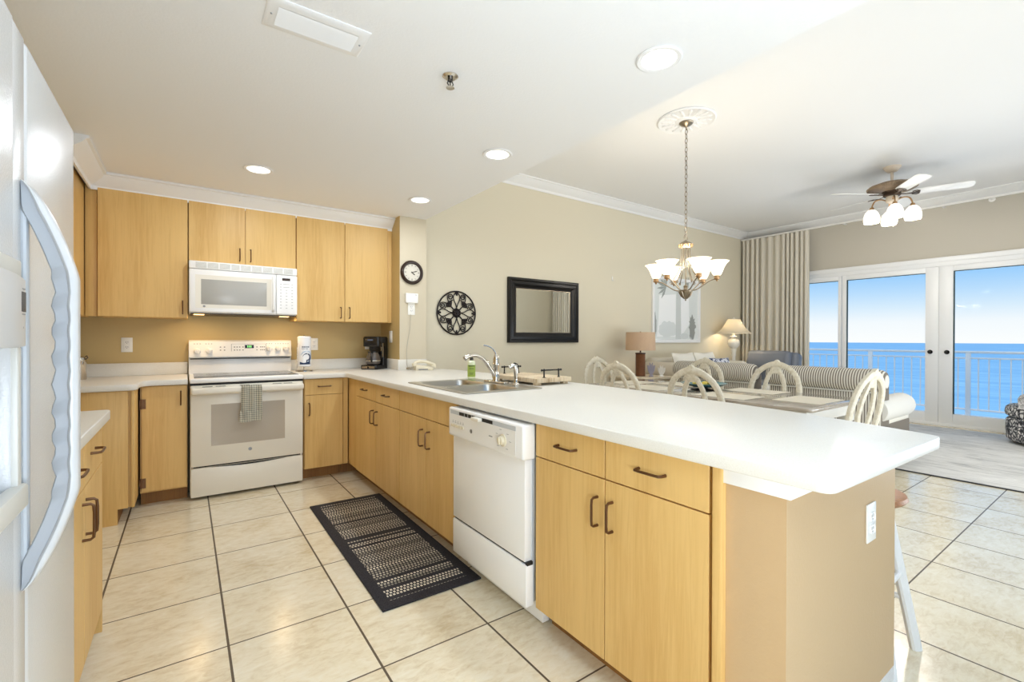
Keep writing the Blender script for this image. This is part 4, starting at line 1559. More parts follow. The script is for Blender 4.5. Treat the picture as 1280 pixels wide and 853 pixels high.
FK = fmap('-Y', YB)
outlet('white duplex outlet on the tan wall left of the stove', FK, -0.39, 1.165)
outlet('white duplex outlet partly hidden behind the paper towel roll', FK, 1.03, 1.165)
outlet('white cover plate on the tan wall left of the coffee maker', FK, 1.575, 1.168, 'switch', 0.086)
outlet('white rocker switch on the tan flank of the column, above the coffee maker', fmap('-X', 1.70), 4.53, 1.24, 'switch')
outlet('white duplex outlet on the end panel of the peninsula', fmap('-Y', 0.53), 1.755, 0.648, w=0.074, h=0.12)
FC = fmap('-Y', 4.30)
outlet('white wall outlet on the column below the white box', FC, 1.82, 1.515)
jb = thing('wall_box', (1.815, 4.30, 1.60), 'small white box mounted on the column between clock and outlet', 'wall box')
m = MB()
fbox(m, FC, 1.753, 1.880, 1.572, 1.668, 0.0003, 0.032, 0.006, 3)
m.build('housing', M_WHITE, jb)
m = MB()
fbox(m, FC, 1.845, 1.868, 1.650, 1.655, 0.031, 0.0325)
m.build('indicator_light', M_GREYMARK, jb)
cd = thing('phone_cord', (1.80, 4.285, 1.0), 'thin white cord running down the column from the outlet to the telephone', 'cord')
MB().tube(smoothpath([(1.812, 4.295, 1.462), (1.810, 4.291, 1.43), (1.806, 4.2905, 1.33), (1.785, 4.2905, 1.22), (1.768, 4.284, 1.12), (1.764, 4.275, 1.03), (1.766, 4.272, 0.96), (1.79, 4.262, 0.922), (1.81, 4.25, 0.921)], 6), 0.0028, 6).build('cable', mat('cord_grey', (186, 180, 166), 0.6), cd)

ck = thing('wall_clock', (1.823, 4.30, 1.875), 'round wall clock with dark brown rim and white face on the column', 'clock')
m = MB()
m.lathe((1.823, 4.2995, 1.875), [(0.085, 0), (0.116, 0), (0.119, -0.008), (0.114, -0.022), (0.103, -0.030), (0.092, -0.028), (0.086, -0.018), (0.084, -0.012)], 48, 'Y', cap=False)
m.build('rim', mat('dark_brown_wood', (44, 28, 20), 0.3), ck)
fc = MB().lathe((1.823, 4.2990, 1.875), [(0.088, 0), (0.088, -0.010), (0.0, -0.010)], 40, 'Y').build('dial', mat('ivory_dial', (214, 208, 194), 0.5), ck)
FT = fmap('-Y', 4.289)
m = MB()
for k in range(12):
    a = k * PI / 6
    r = 0.070
    cx_, cz_ = 1.823 + r * math.sin(a), 1.875 + r * math.cos(a)
    q = Matrix.Translation((cx_, 4.2888, cz_)) @ Matrix.Rotation(a, 4, 'Y')
    m.box(-0.0022 if k % 3 else -0.003, 0.0022 if k % 3 else 0.003, -0.0004, 0.0004, -0.006 if k % 3 else -0.009, 0.006 if k % 3 else 0.009, xf=q)
m.build('hour_marks', mat('dark_grey_print', (92, 88, 84), 0.5), fc)
m = MB()
for a, L, w in ((math.radians(128), 0.040, 0.005), (math.radians(72), 0.060, 0.0034)):
    q = Matrix.Translation((1.823, 4.2868, 1.875)) @ Matrix.Rotation(a, 4, 'Y')
    m.prism([(-w / 2, -0.012), (w / 2, -0.012), (w, L * 0.7), (0, L), (-w, L * 0.7)], lambda u, v, h: tuple(q @ Vector((u, h, v))), -0.0006, 0.0006)
m.lathe((1.823, 4.2875, 1.875), [(0.006, 0), (0.006, -0.002), (0.0, -0.002)], 12, 'Y')
m.build('hands', M_BLACK, fc)

# ---- striped kitchen mat ----------------------------------------
M_MAT = mat('woven_black_mat', (34, 32, 34), 0.95)
_g2 = coords(M_MAT, (1, 1, 1))
_s2 = M_MAT.node_tree.nodes.new('ShaderNodeSeparateXYZ')
M_MAT.node_tree.links.new(_g2, _s2.inputs[0])
ax_, ay_ = _s2.outputs[0], _s2.outputs[1]
_row = mth(M_MAT, 'FLOOR', mth(M_MAT, 'MULTIPLY', mth(M_MAT, 'ADD', ay_, 5.0), 44.0))
_cbm = M_MAT.node_tree.nodes.new('ShaderNodeTexWhiteNoise')
_cbm.noise_dimensions = '1D'
M_MAT.node_tree.links.new(_row, _cbm.inputs['W'])
_rv = _cbm.outputs['Value']
_fr1 = mth(M_MAT, 'LESS_THAN', mth(M_MAT, 'FRACT', mth(M_MAT, 'ADD', mth(M_MAT, 'MULTIPLY', ax_, 58.0), mth(M_MAT, 'MULTIPLY', _rv, 7.0))), 0.60)
_th = mth(M_MAT, 'LESS_THAN', mth(M_MAT, 'FRACT', mth(M_MAT, 'MULTIPLY', mth(M_MAT, 'ADD', ay_, 5.0), 44.0)), 0.66)
_lt = mth(M_MAT, 'GREATER_THAN', _rv, 0.14)
_pat = mth(M_MAT, 'MULTIPLY', mth(M_MAT, 'MULTIPLY', _fr1, _th), _lt)
_in = mth(M_MAT, 'MULTIPLY', mth(M_MAT, 'LESS_THAN', mth(M_MAT, 'ABSOLUTE', ax_), 0.200), mth(M_MAT, 'LESS_THAN', mth(M_MAT, 'ABSOLUTE', ay_), 0.715))
_fz = noise(M_MAT, coords(M_MAT, (1, 1, 1)), 260, 3)
_tone = mixc(M_MAT, mth(M_MAT, 'MULTIPLY_ADD', _rv, 1.0, -0.1), (120, 112, 98), (226, 214, 192))
setcol(M_MAT, mixc(M_MAT, mth(M_MAT, 'MULTIPLY', _pat, _in), ramp(M_MAT, _fz, [(0.35, (24, 22, 24)), (0.7, (58, 54, 58))]), _tone))
bump(M_MAT, mth(M_MAT, 'ADD', _fz, mth(M_MAT, 'MULTIPLY', _pat, 0.5)), 0.5, 0.004)
rgk = MB().box(-0.2555, 0.2555, -0.775, 0.775, 0.0, 0.009, 0.003)
o = rgk.build('kitchen_rug', M_MAT, smooth=True)
o.location = (0.975, 2.77, 0.0005)
o.rotation_euler = (0, 0, math.radians(-0.5))
tag(o, 'black and cream striped woven mat on the tile floor in front of the sink cabinet', 'rug')

# ---- ceiling fixtures --------------------------------------------
def downlight(label, x, y, en=8):
    t = thing('recessed_light', (x, y, ZK), label, 'ceiling light', 'recessed ceiling lights in the kitchen')
    MB().lathe((x, y, ZK), [(0.072, 0.0), (0.095, -0.0005), (0.097, -0.004), (0.090, -0.008), (0.074, -0.006), (0.072, -0.001)], 40, cap=False).build('trim_ring', M_TRIM, t)
    MB().lathe((x, y, ZK - 0.001), [(0.073, 0), (0.073, -0.002), (0.0, -0.005)], 40).build('lens', M_LENS, t)
    area('recessed_light_lamp', (x, y, ZK - 0.012), 0.14, en, (0.88, 0.94, 1.0), shape='DISK')


downlight('lit recessed ceiling light nearest the camera, by the soffit edge', 1.65, 1.25, 5.0)
downlight('lit recessed ceiling light second along the soffit edge, above the sink', 1.65, 2.50, 10.0)
downlight('small lit recessed ceiling light in front of the column', 1.65, 3.71, 6.0)
downlight('lit recessed ceiling light in front of the stove and microwave', 0.42, 3.71)

vt = thing('ceiling_vent', (0.41, 1.89, ZK), 'white louvred air vent in the kitchen ceiling', 'air vent')
vx0, vx1, vy0, vy1 = 0.235, 0.595, 1.80, 1.985
m = MB()
m.sweep([(vx0, vy0), (vx1, vy0), (vx1, vy1), (vx0, vy1)], [(0.0, ZK), (0.0, ZK - 0.004), (0.010, ZK - 0.009), (0.038, ZK - 0.009), (0.040, ZK)], closed=True)
m.build('frame', M_TRIM, vt)
MB().box(vx0 + 0.03, vx1 - 0.03, vy0 + 0.03, vy1 - 0.03, ZK - 0.0015, ZK - 0.0005).build('duct_opening', M_GREYMARK, vt, smooth=False)
for k in range(6):
    q = Matrix.Translation((0, vy0 + 0.050 + k * 0.0185, ZK - 0.009)) @ Matrix.Rotation(math.radians(-24), 4, 'X')
    MB().box(vx0 + 0.038, vx1 - 0.038, -0.0068, 0.0068, -0.0008, 0.0008, xf=q).build('slat', M_TRIM, vt, smooth=False)
m = MB()
m.ball((vx0 + 0.02, 1.89, ZK - 0.009), 0.004, 8).ball((vx1 - 0.02, 1.89, ZK - 0.009), 0.004, 8)
m.build('screws', M_GREYMARK, vt)

spk = thing('fire_sprinkler', (0.985, 1.885, ZK), 'chrome fire sprinkler head in the kitchen ceiling', 'sprinkler')
MB().lathe((0.985, 1.885, ZK), [(0.036, 0), (0.036, -0.003), (0.026, -0.010), (0.0, -0.010)], 28).build('escutcheon', M_CHROME, spk)
m = MB()
m.lathe((0.985, 1.885, ZK - 0.010), [(0.012, 0), (0.012, -0.012), (0.008, -0.016), (0.0, -0.016)], 14)
for s_ in (-1, 1):
    m.tube([(0.985 + s_ * 0.009, 1.885, ZK - 0.022), (0.985 + s_ * 0.015, 1.885, ZK - 0.036), (0.985 + s_ * 0.003, 1.885, ZK - 0.050)], 0.003, 6)
m.tube([(0.985, 1.885, ZK - 0.022), (0.985, 1.885, ZK - 0.050)], 0.003, 6)
m.build('body', mat('dark_chrome', (92, 90, 88), 0.25, 1.0), spk)
MB().lathe((0.985, 1.885, ZK - 0.056), [(0.0, 0), (0.019, 0.001), (0.019, 0.003), (0.0, 0.006)], 18).build('deflector', M_CHROME, spk)
# ================================================================== DINING AREA
FDW = fmap('-Y', YD)
# ---- mirror
mr = thing('framed_mirror', (3.80, YD, 1.58), 'rectangular wall mirror in a wide black moulded frame on the beige wall', 'mirror')
mx0, mx1, mz0, mz1 = 3.22, 4.385, 1.175, 1.985
PR = [(0, 0.001), (0, 0.040), (0.010, 0.050), (0.030, 0.050), (0.042, 0.036), (0.075, 0.040), (0.100, 0.030), (0.112, 0.020), (0.125, 0.018), (0.132, 0.008), (0.132, 0.001)]
m = MB().sweep([(mx0, mz0), (mx1, mz0), (mx1, mz1), (mx0, mz1)], [(o, h) for o, h in PR], lambda u, v, h: (u, YD - h, v), closed=True)
m.build('frame', M_BLKFRAME, mr, angle=20)
MB().sweep([(mx0 + 0.128, mz0 + 0.128), (mx1 - 0.128, mz0 + 0.128), (mx1 - 0.128, mz1 - 0.128), (mx0 + 0.128, mz1 - 0.128)], [(0, 0.004), (0, 0.014), (0.006, 0.014), (0.008, 0.004)], lambda u, v, h: (u, YD - h, v), closed=True).build('inner_bead', M_NICKEL, mr)
MB().box(mx0 + 0.128, mx1 - 0.128, YD - 0.0075, YD - 0.002, mz0 + 0.128, mz1 - 0.128).build('mirror_glass', M_MIRROR, mr, smooth=False)

# ---- wrought iron medallion
ic = Vector((2.515, YD - 0.014, 1.515))
R0 = 0.245
ir = thing('iron_wall_medallion', (ic.x, YD, ic.z), 'round black wrought iron scrollwork medallion hung left of the mirror', 'wall decoration')


def ip(r, a, d=0.0):
    return (ic.x + r * math.sin(a), ic.y + d, ic.z + r * math.cos(a))


m = MB().tube([ip(R0, i * 2 * PI / 56) for i in range(56)], 0.0085, 8, closed=True)
m.build('ring', M_IRON, ir)
m = MB()
m.lathe((ic.x, ic.y + 0.012, ic.z), [(0.052, 0), (0.054, -0.008), (0.044, -0.018), (0.038, -0.014), (0.030, -0.022), (0.018, -0.020), (0.012, -0.027), (0.0, -0.027)], 28, 'Y')
for k in range(10):
    a = k * PI / 5
    m.ball(ip(0.043, a, -0.004), 0.010, 8)
m.build('rosette', M_IRON, ir)
for k in range(4):
    a0 = k * PI / 2
    m = MB()
    for s_ in (-1, 1):   # lancet petal
        pts = [ip(0.05, a0), ip(0.10, a0 + s_ * 0.13), ip(0.15, a0 + s_ * 0.24), ip(0.195, a0 + s_ * 0.21), ip(0.238, a0 + s_ * 0.03)]
        m.tube(smoothpath(pts, 5), 0.0058, 6)
    m.ball(ip(0.222, a0), 0.016, 10, (1, 0.5, 1))
    m.ball(ip(0.205, a0), 0.011, 8, (1, 0.5, 1))
    m.build('petal', M_IRON, ir)
    a1 = a0 + PI / 4
    m = MB()
    m.tube([ip(0.05, a1), ip(0.13, a1)], 0.007, 6)
    for s_ in (-1, 1):   # pair of scrolls springing from the diagonal stem
        e_u = Vector((math.sin(a1), 0, math.cos(a1)))
        e_v = Vector((math.cos(a1), 0, -math.sin(a1))) * s_
        pts = []
        for i in range(34):
            t = i / 33
            if t < 0.45:
                q = t / 0.45
                pts.append(ic + e_u * (0.10 + 0.115 * math.sin(q * PI / 2)) + e_v * (0.004 + 0.066 * (1 - math.cos(q * PI / 2))))
            else:
                q = (t - 0.45) / 0.55
                r = 0.036 * (1 - 0.72 * q)
                th = q * 2 * PI * 1.35
                cc = ic + e_u * (0.183) + e_v * 0.068
                pts.append(cc + e_u * (r * math.cos(th)) * 0.9 + e_v * (r * math.sin(th)))
        m.tube(pts, 0.0058, 6)
        pts2 = [ip(0.10, a1), ip(0.125, a1 + s_ * 0.22), ip(0.155, a1 + s_ * 0.36), ip(0.15, a1 + s_ * 0.47)]
        m.tube(smoothpath(pts2, 5), 0.0055, 6)
    m.build('scroll', M_IRON, ir)
    m = MB()
    for dr_, da in ((0.115, 0), (0.135, -0.12), (0.135, 0.12), (0.155, 0), (0.15, -0.2), (0.15, 0.2)):
        m.ball(ip(dr_, a1 + da, -0.004), 0.014, 8, (1, 0.55, 1))
    m.build('leaf_cluster', M_IRON, ir)

# ---- picture
pc = thing('framed_picture', (6.62, YD, 1.65), 'large white-framed coastal picture in pale greys on the beige wall behind the chandelier', 'picture')
qx0, qx1, qz0, qz1 = 5.98, 7.27, 1.165, 2.23
MB().sweep([(qx0, qz0), (qx1, qz0), (qx1, qz1), (qx0, qz1)], [(0, 0.001), (0, 0.032), (0.008, 0.038), (0.045, 0.034), (0.055, 0.012), (0.055, 0.001)], lambda u, v, h: (u, YD - h, v), closed=True).build('frame', M_TRIM, pc)
M_ART = mat('art_paper', (224, 228, 226), 0.35, spec=0.5)
ar = MB().box(qx0 + 0.05, qx1 - 0.05, YD - 0.010, YD - 0.003, qz0 + 0.05, qz1 - 0.05).build('print', M_ART, pc, smooth=False)


def art(name, polys, c, h):
    m = MB()
    for poly in polys:
        m.prism(poly, lambda u, v, hh: (qx0 + u, YD - 0.010 - hh, qz0 + v), 0.0, h)
    return m.build(name, mat('ink_' + name, c, 0.5), ar, smooth=False)


rq = random.Random(11)


def blob(cx, cz, rx, rz, n=26, j=0.25):
    return [(cx + rx * math.cos(2 * PI * i / n) * (1 + j * (rq.random() - .5)), cz + rz * math.sin(2 * PI * i / n) * (1 + j * (rq.random() - .5))) for i in range(n)]


art('pale_arches', [[(0.13, 0.10), (0.17, 0.35), (0.19, 0.76), (0.62, 0.80), (0.62, 0.10)], [(0.76, 0.10), (0.76, 0.80), (0.98, 0.80), (1.0, 0.32), (0.90, 0.22)]], (246, 247, 247), 0.0005)
art('pale_dune', [blob(0.42, 0.22, 0.26, 0.13)], (222, 226, 225), 0.0010)
art('tree_trunk', [[(0.62, 0.06), (0.64, 0.86), (0.75, 0.86), (0.77, 0.06)]], (206, 210, 208), 0.0016)
art('grey_foliage', [blob(1.08, 0.26, 0.09, 0.20, 40, 0.5)], (150, 153, 149), 0.0022)
art('left_foliage', [blob(0.085, 0.30, 0.03, 0.17, 30, 0.5)], (160, 163, 159), 0.0022)
art('pale_drift', [blob(0.86, 0.11, 0.12, 0.05, 30, 0.3)], (214, 218, 217), 0.0028)
fr_ = []
for k in range(7):
    a = math.radians(-150 + k * 26)
    c0 = (0.36, 0.90)
    L = 0.24
    dx, dz = math.sin(a), math.cos(a)
    fr_.append([(c0[0], c0[1]), (c0[0] + dx * L * .5 - dz * .022, c0[1] + dz * L * .5 + dx * .022), (c0[0] + dx * L, c0[1] + dz * L * .9), (c0[0] + dx * L * .5 + dz * .022, c0[1] + dz * L * .5 - dx * .022)])
    fr_.append([(p[0] * 0.6 + 0.74, p[1]) for p in fr_[-1]])
art('palm_fronds', fr_, (158, 164, 160), 0.0034)

pq = thing('wall_hook', (5.09, YD, 2.105), 'tiny pale hook on the bare beige wall right of the mirror', 'hook')
m = MB()
fbox(m, FDW, 5.08, 5.10, 2.07, 2.14, 0.0005, 0.006, 0.002)
m.tube([FDW(5.09, 2.085, 0.004), FDW(5.09, 2.075, 0.02), FDW(5.09, 2.09, 0.028)], 0.004, 8)
m.build('hook', M_WHITE, pq)

# ---- chandelier
cx, cy = 3.775, 2.555
md2 = thing('ceiling_medallion', (cx, cy, ZL), 'white plaster ceiling medallion with leaf relief above the chandelier', 'ceiling medallion')
m = MB().lathe((cx, cy, ZL), [(0.255, 0), (0.258, -0.010), (0.248, -0.020), (0.232, -0.016), (0.222, -0.010), (0.10, -0.014), (0.088, -0.024), (0.070, -0.026), (0.0, -0.026)], 56)
m.build('disc', M_TRIM, md2)
m = MB()
for k in range(16):
    a = k * PI / 8
    for r, s_ in ((0.195, 0.030), (0.150, 0.026), (0.118, 0.020)):
        q = Matrix.Translation((cx + r * math.cos(a), cy + r * math.sin(a), ZL - 0.013)) @ Matrix.Rotation(a, 4, 'Z')
        b = MB().ball((0, 0, 0), 1.0, 10, (s_, s_ * 0.55, 0.009)).xf(q)
        me_ = bpy.data.meshes.new('tmp')
        b.bm.to_mesh(me_)
        b.bm.free()
        m.bm.from_mesh(me_)
        bpy.data.meshes.remove(me_)
m.build('leaf_relief', M_TRIM, md2)

chd = thing('chandelier', (cx, cy, ZL - 0.026), 'brushed nickel chandelier with six lit frosted bell shades, hanging over the dining table', 'chandelier')
MB().lathe((cx, cy, ZL - 0.026), [(0.062, 0), (0.062, -0.004), (0.050, -0.020), (0.016, -0.034), (0.008, -0.045), (0.0, -0.045)], 28).build('canopy', M_NICKEL, chd)
z_top, z_ring = ZL - 0.07, 2.195
nl = int((z_top - z_ring) / 0.040)
ln = MB()
for k in range(nl + 1):
    zc_ = z_top - k * (z_top - z_ring) / nl
    a = (k % 2) * PI / 2
    pts = []
    for i in range(10):
        t = 2 * PI * i / 10
        w, l = 0.0125 * math.cos(t), 0.025 * math.sin(t)
        pts.append((cx + w * math.cos(a), cy + w * math.sin(a), zc_ + l))
    ln.tube(pts, 0.0030, 5, closed=True)
ln.build('chain', M_NICKEL, chd)
MB().tube([(cx, cy, ZL - 0.07), (cx + 0.003, cy, 2.7), (cx, cy, 2.17)], 0.0018, 5).build('lamp_wire', M_GREYPL, chd)
m = MB().tube([(cx + 0.026 * math.sin(2 * PI * i / 20), cy, 2.163 + 0.026 * math.cos(2 * PI * i / 20)) for i in range(20)], 0.0035, 6, closed=True)
m.build('hanging_ring', M_NICKEL, chd)
m = MB().lathe((cx, cy, 2.06), [(0.0, 0.078), (0.010, 0.076), (0.020, 0.068), (0.050, 0.052), (0.060, 0.038), (0.052, 0.030), (0.046, 0.012), (0.043, 0.004), (0.0, 0.0)], 28)
m.build('crown_cap', M_NICKEL, chd)
m = MB()
for k in range(12):
    a = k * PI / 6
    m.tube([(cx + 0.058 * math.cos(a), cy + 0.058 * math.sin(a), 2.098), (cx + 0.054 * math.cos(a), cy + 0.054 * math.sin(a), 2.072)], [0.010, 0.005], 8)
m.build('crown_petals', M_BRASS, chd)
MB().tube([(cx, cy, 2.07), (cx, cy, 1.70)], 0.005, 10).build('centre_rod', M_NICKEL, chd)
m = MB().lathe((cx, cy, 1.575), [(0.0, 0), (0.007, 0.006), (0.005, 0.016), (0.020, 0.030), (0.045, 0.058), (0.060, 0.086), (0.064, 0.098), (0.050, 0.104), (0.020, 0.108), (0.016, 0.125), (0.022, 0.135), (0.010, 0.15), (0.0, 0.152)], 32)
for k in range(12):
    a = k * PI / 6
    m.tube([(cx + 0.058 * math.cos(a), cy + 0.058 * math.sin(a), 1.664), (cx + 0.040 * math.cos(a), cy + 0.040 * math.sin(a), 1.625), (cx + 0.014 * math.cos(a), cy + 0.014 * math.sin(a), 1.598)], [0.008, 0.007, 0.003], 6)
m.build('bottom_finial', M_NICKEL, chd)
RA = 0.265
vd = math.atan2(-cy, -cx)
for k in range(6):
    a = vd + math.radians(24) + k * PI / 3
    d = Vector((math.cos(a), math.sin(a), 0))
    C0 = Vector((cx, cy, 0))

    def cpnt(r, z):
        return C0 + d * r + Vector((0, 0, z))
    pts = smoothpath([cpnt(0.038, 2.065), cpnt(0.040, 1.95), cpnt(0.060, 1.86), cpnt(0.100, 1.79), cpnt(0.125, 1.745)], 5)
    m = MB().tube(pts, 0.0042, 7)
    arm = smoothpath([cpnt(0.03, 1.672), cpnt(0.09, 1.678), cpnt(0.15, 1.715), cpnt(0.20, 1.750), cpnt(0.235, 1.763), cpnt(RA, 1.764)], 5)
    m.tube(arm, 0.0055, 8)
    sc = [cpnt(0.125, 1.745) + d * (0.018 * math.cos(t)) * (1 - t / 9) + Vector((0, 0, 0.018 * math.sin(t) * (1 - t / 9))) for t in [i * 0.35 for i in range(18)]]
    m.tube(sc, 0.0035, 6)
    ao = m.build('arm', M_NICKEL, chd)
    q = cpnt(RA, 1.764)
    m = MB().lathe(q, [(0.0, -0.022), (0.006, -0.018), (0.010, -0.006), (0.024, 0.0), (0.027, 0.012), (0.022, 0.020), (0.025, 0.028), (0.022, 0.046), (0.0, 0.046)], 20)
    m.build('lamp_cup', M_BRASS, ao)
    m = MB().lathe((q.x, q.y, q.z + 0.030), [(0.022, 0.0), (0.034, 0.010), (0.048, 0.040), (0.060, 0.075), (0.082, 0.112), (0.102, 0.130), (0.099, 0.131), (0.078, 0.113), (0.056, 0.075), (0.044, 0.040), (0.028, 0.012), (0.020, 0.004)], 28, cap=False)
    m.build('glass_shade', M_GLASSHADE, ao)
    l = bpy.data.lights.new('chandelier_bulb', 'POINT')
    l.energy = 3.6
    l.color = (1.0, 0.90, 0.74)
    l.shadow_soft_size = 0.03
    lo = bpy.data.objects.new('chandelier_bulb', l)
    COL.objects.link(lo)
    lo.location = (q.x, q.y, q.z + 0.19)

# ---- dining table
tx0, tx1, ty0, ty1 = 3.44, 4.40, 1.36, 3.50
ZTB = 0.755
tb = thing('dining_table', ((tx0 + tx1) / 2, (ty0 + ty1) / 2, 0), 'long rectangular dining table with greyish washed top and white apron, beyond the peninsula', 'table')
M_TTOP = wood('grey_washed_tabletop', (176, 166, 152), (148, 138, 124), 0.18, (9, 1.2, 9), 0.6)
bsdf(M_TTOP).inputs['Coat Weight'].default_value = 1.0
bsdf(M_TTOP).inputs['Coat Roughness'].default_value = 0.08
M_TWHITE = mat('white_washed_paint', (226, 224, 218), 0.4)
slab('tabletop', rounded([(tx0, ty0, 0.05), (tx1, ty0, 0.05), (tx1, ty1, 0.05), (tx0, ty1, 0.05)]), [], ZTB - 0.032, ZTB, M_TTOP, tb, 0.009)
m = MB()
m.box(tx0 + 0.07, tx1 - 0.07, ty0 + 0.07, ty0 + 0.095, ZTB - 0.125, ZTB - 0.033, 0.003)
m.box(tx0 + 0.07, tx1 - 0.07, ty1 - 0.095, ty1 - 0.07, ZTB - 0.125, ZTB - 0.033, 0.003)
m.box(tx0 + 0.07, tx0 + 0.095, ty0 + 0.095, ty1 - 0.095, ZTB - 0.125, ZTB - 0.033, 0.003)
m.box(tx1 - 0.095, tx1 - 0.07, ty0 + 0.095, ty1 - 0.095, ZTB - 0.125, ZTB - 0.033, 0.003)
m.build('apron', M_TWHITE, tb)
for x in (tx0 + 0.10, tx1 - 0.10):
    for y in (ty0 + 0.10, ty1 - 0.10):
        m = MB().lathe((x, y, 0), [(0.020, 0), (0.026, 0.03), (0.020, 0.06), (0.030, 0.20), (0.042, 0.42), (0.030, 0.50), (0.044, 0.54), (0.030, 0.565), (0.034, 0.58)], 18)
        m.box(x - 0.042, x + 0.042, y - 0.042, y + 0.042, 0.58, ZTB - 0.034, 0.003)
        m.build('leg', M_TWHITE, tb)

M_PMAT = mat('cream_placemat_weave', (226, 219, 202), 0.7)
bump(M_PMAT, noise(M_PMAT, coords(M_PMAT, (1, 1, 1)), 180, 2), 0.3, 0.002)


def placemat(label, x, y, w, l):
    o = MB().box(-w / 2, w / 2, -l / 2, l / 2, 0, 0.003, 0.001, 1).build('placemat', M_PMAT)
    o.location = (x, y, ZTB + 0.0002)
    return tag(o, label, 'placemat', 'cream placemats on the dining table')


placemat('cream placemat at the near table end, by the side-on chair', 3.92, 1.58, 0.45, 0.33)
placemat('cream placemat on the peninsula side of the table, right of the teal platter', 3.65, 2.08, 0.33, 0.45)
placemat('cream placemat on the sofa side of the table, right of the teal platter', 4.19, 2.12, 0.33, 0.45)
placemat('cream placemat on the peninsula side of the table, at the lamp end', 3.65, 2.86, 0.33, 0.45)
placemat('cream placemat on the sofa side of the table, left of the teal platter', 4.19, 2.88, 0.33, 0.45)
placemat('cream placemat at the far table end, below the brown lamp', 3.92, 3.30, 0.45, 0.33)

# ---- teal platter
pl = thing('glass_platter', (3.92, 2.46, ZTB), 'teal glass platter with yellow pieces on a dark stand in the middle of the table', 'platter')
MB().lathe((3.92, 2.46, ZTB), [(0.11, 0), (0.115, 0.004), (0.04, 0.012), (0.035, 0.022), (0.10, 0.028), (0.0, 0.029)], 28).build('stand', mat('dark_stand', (40, 40, 44), 0.4), pl)
MB().lathe((3.92, 2.46, ZTB + 0.0285), [(0.0, 0.0), (0.10, 0.002), (0.16, 0.012), (0.205, 0.034), (0.20, 0.036), (0.155, 0.018), (0.0, 0.008)], 36).build('dish', mat('teal_glass', (74, 128, 138), 0.1, spec=0.7), pl)
for k in range(5):
    a = k * 2 * PI / 5
    MB().ball((3.92 + 0.075 * math.cos(a), 2.46 + 0.075 * math.sin(a), ZTB + 0.062), 0.026, 12, (1.25, 1, 0.85)).build('yellow_piece', mat('yellow_fruit', (226, 200, 84), 0.4), pl)

# ---- dining chairs
M_CHAIR = mat('distressed_cream_paint', (220, 213, 194), 0.5)
_cn = noise(M_CHAIR, coords(M_CHAIR, (1, 1, 1)), 42, 6, 0.75)
setcol(M_CHAIR, ramp(M_CHAIR, _cn, [(0.30, (128, 104, 76)), (0.37, (206, 197, 174)), (0.65, (226, 220, 204))]))
M_SEATC = mat('cream_seat_fabric', (222, 214, 194), 0.9)


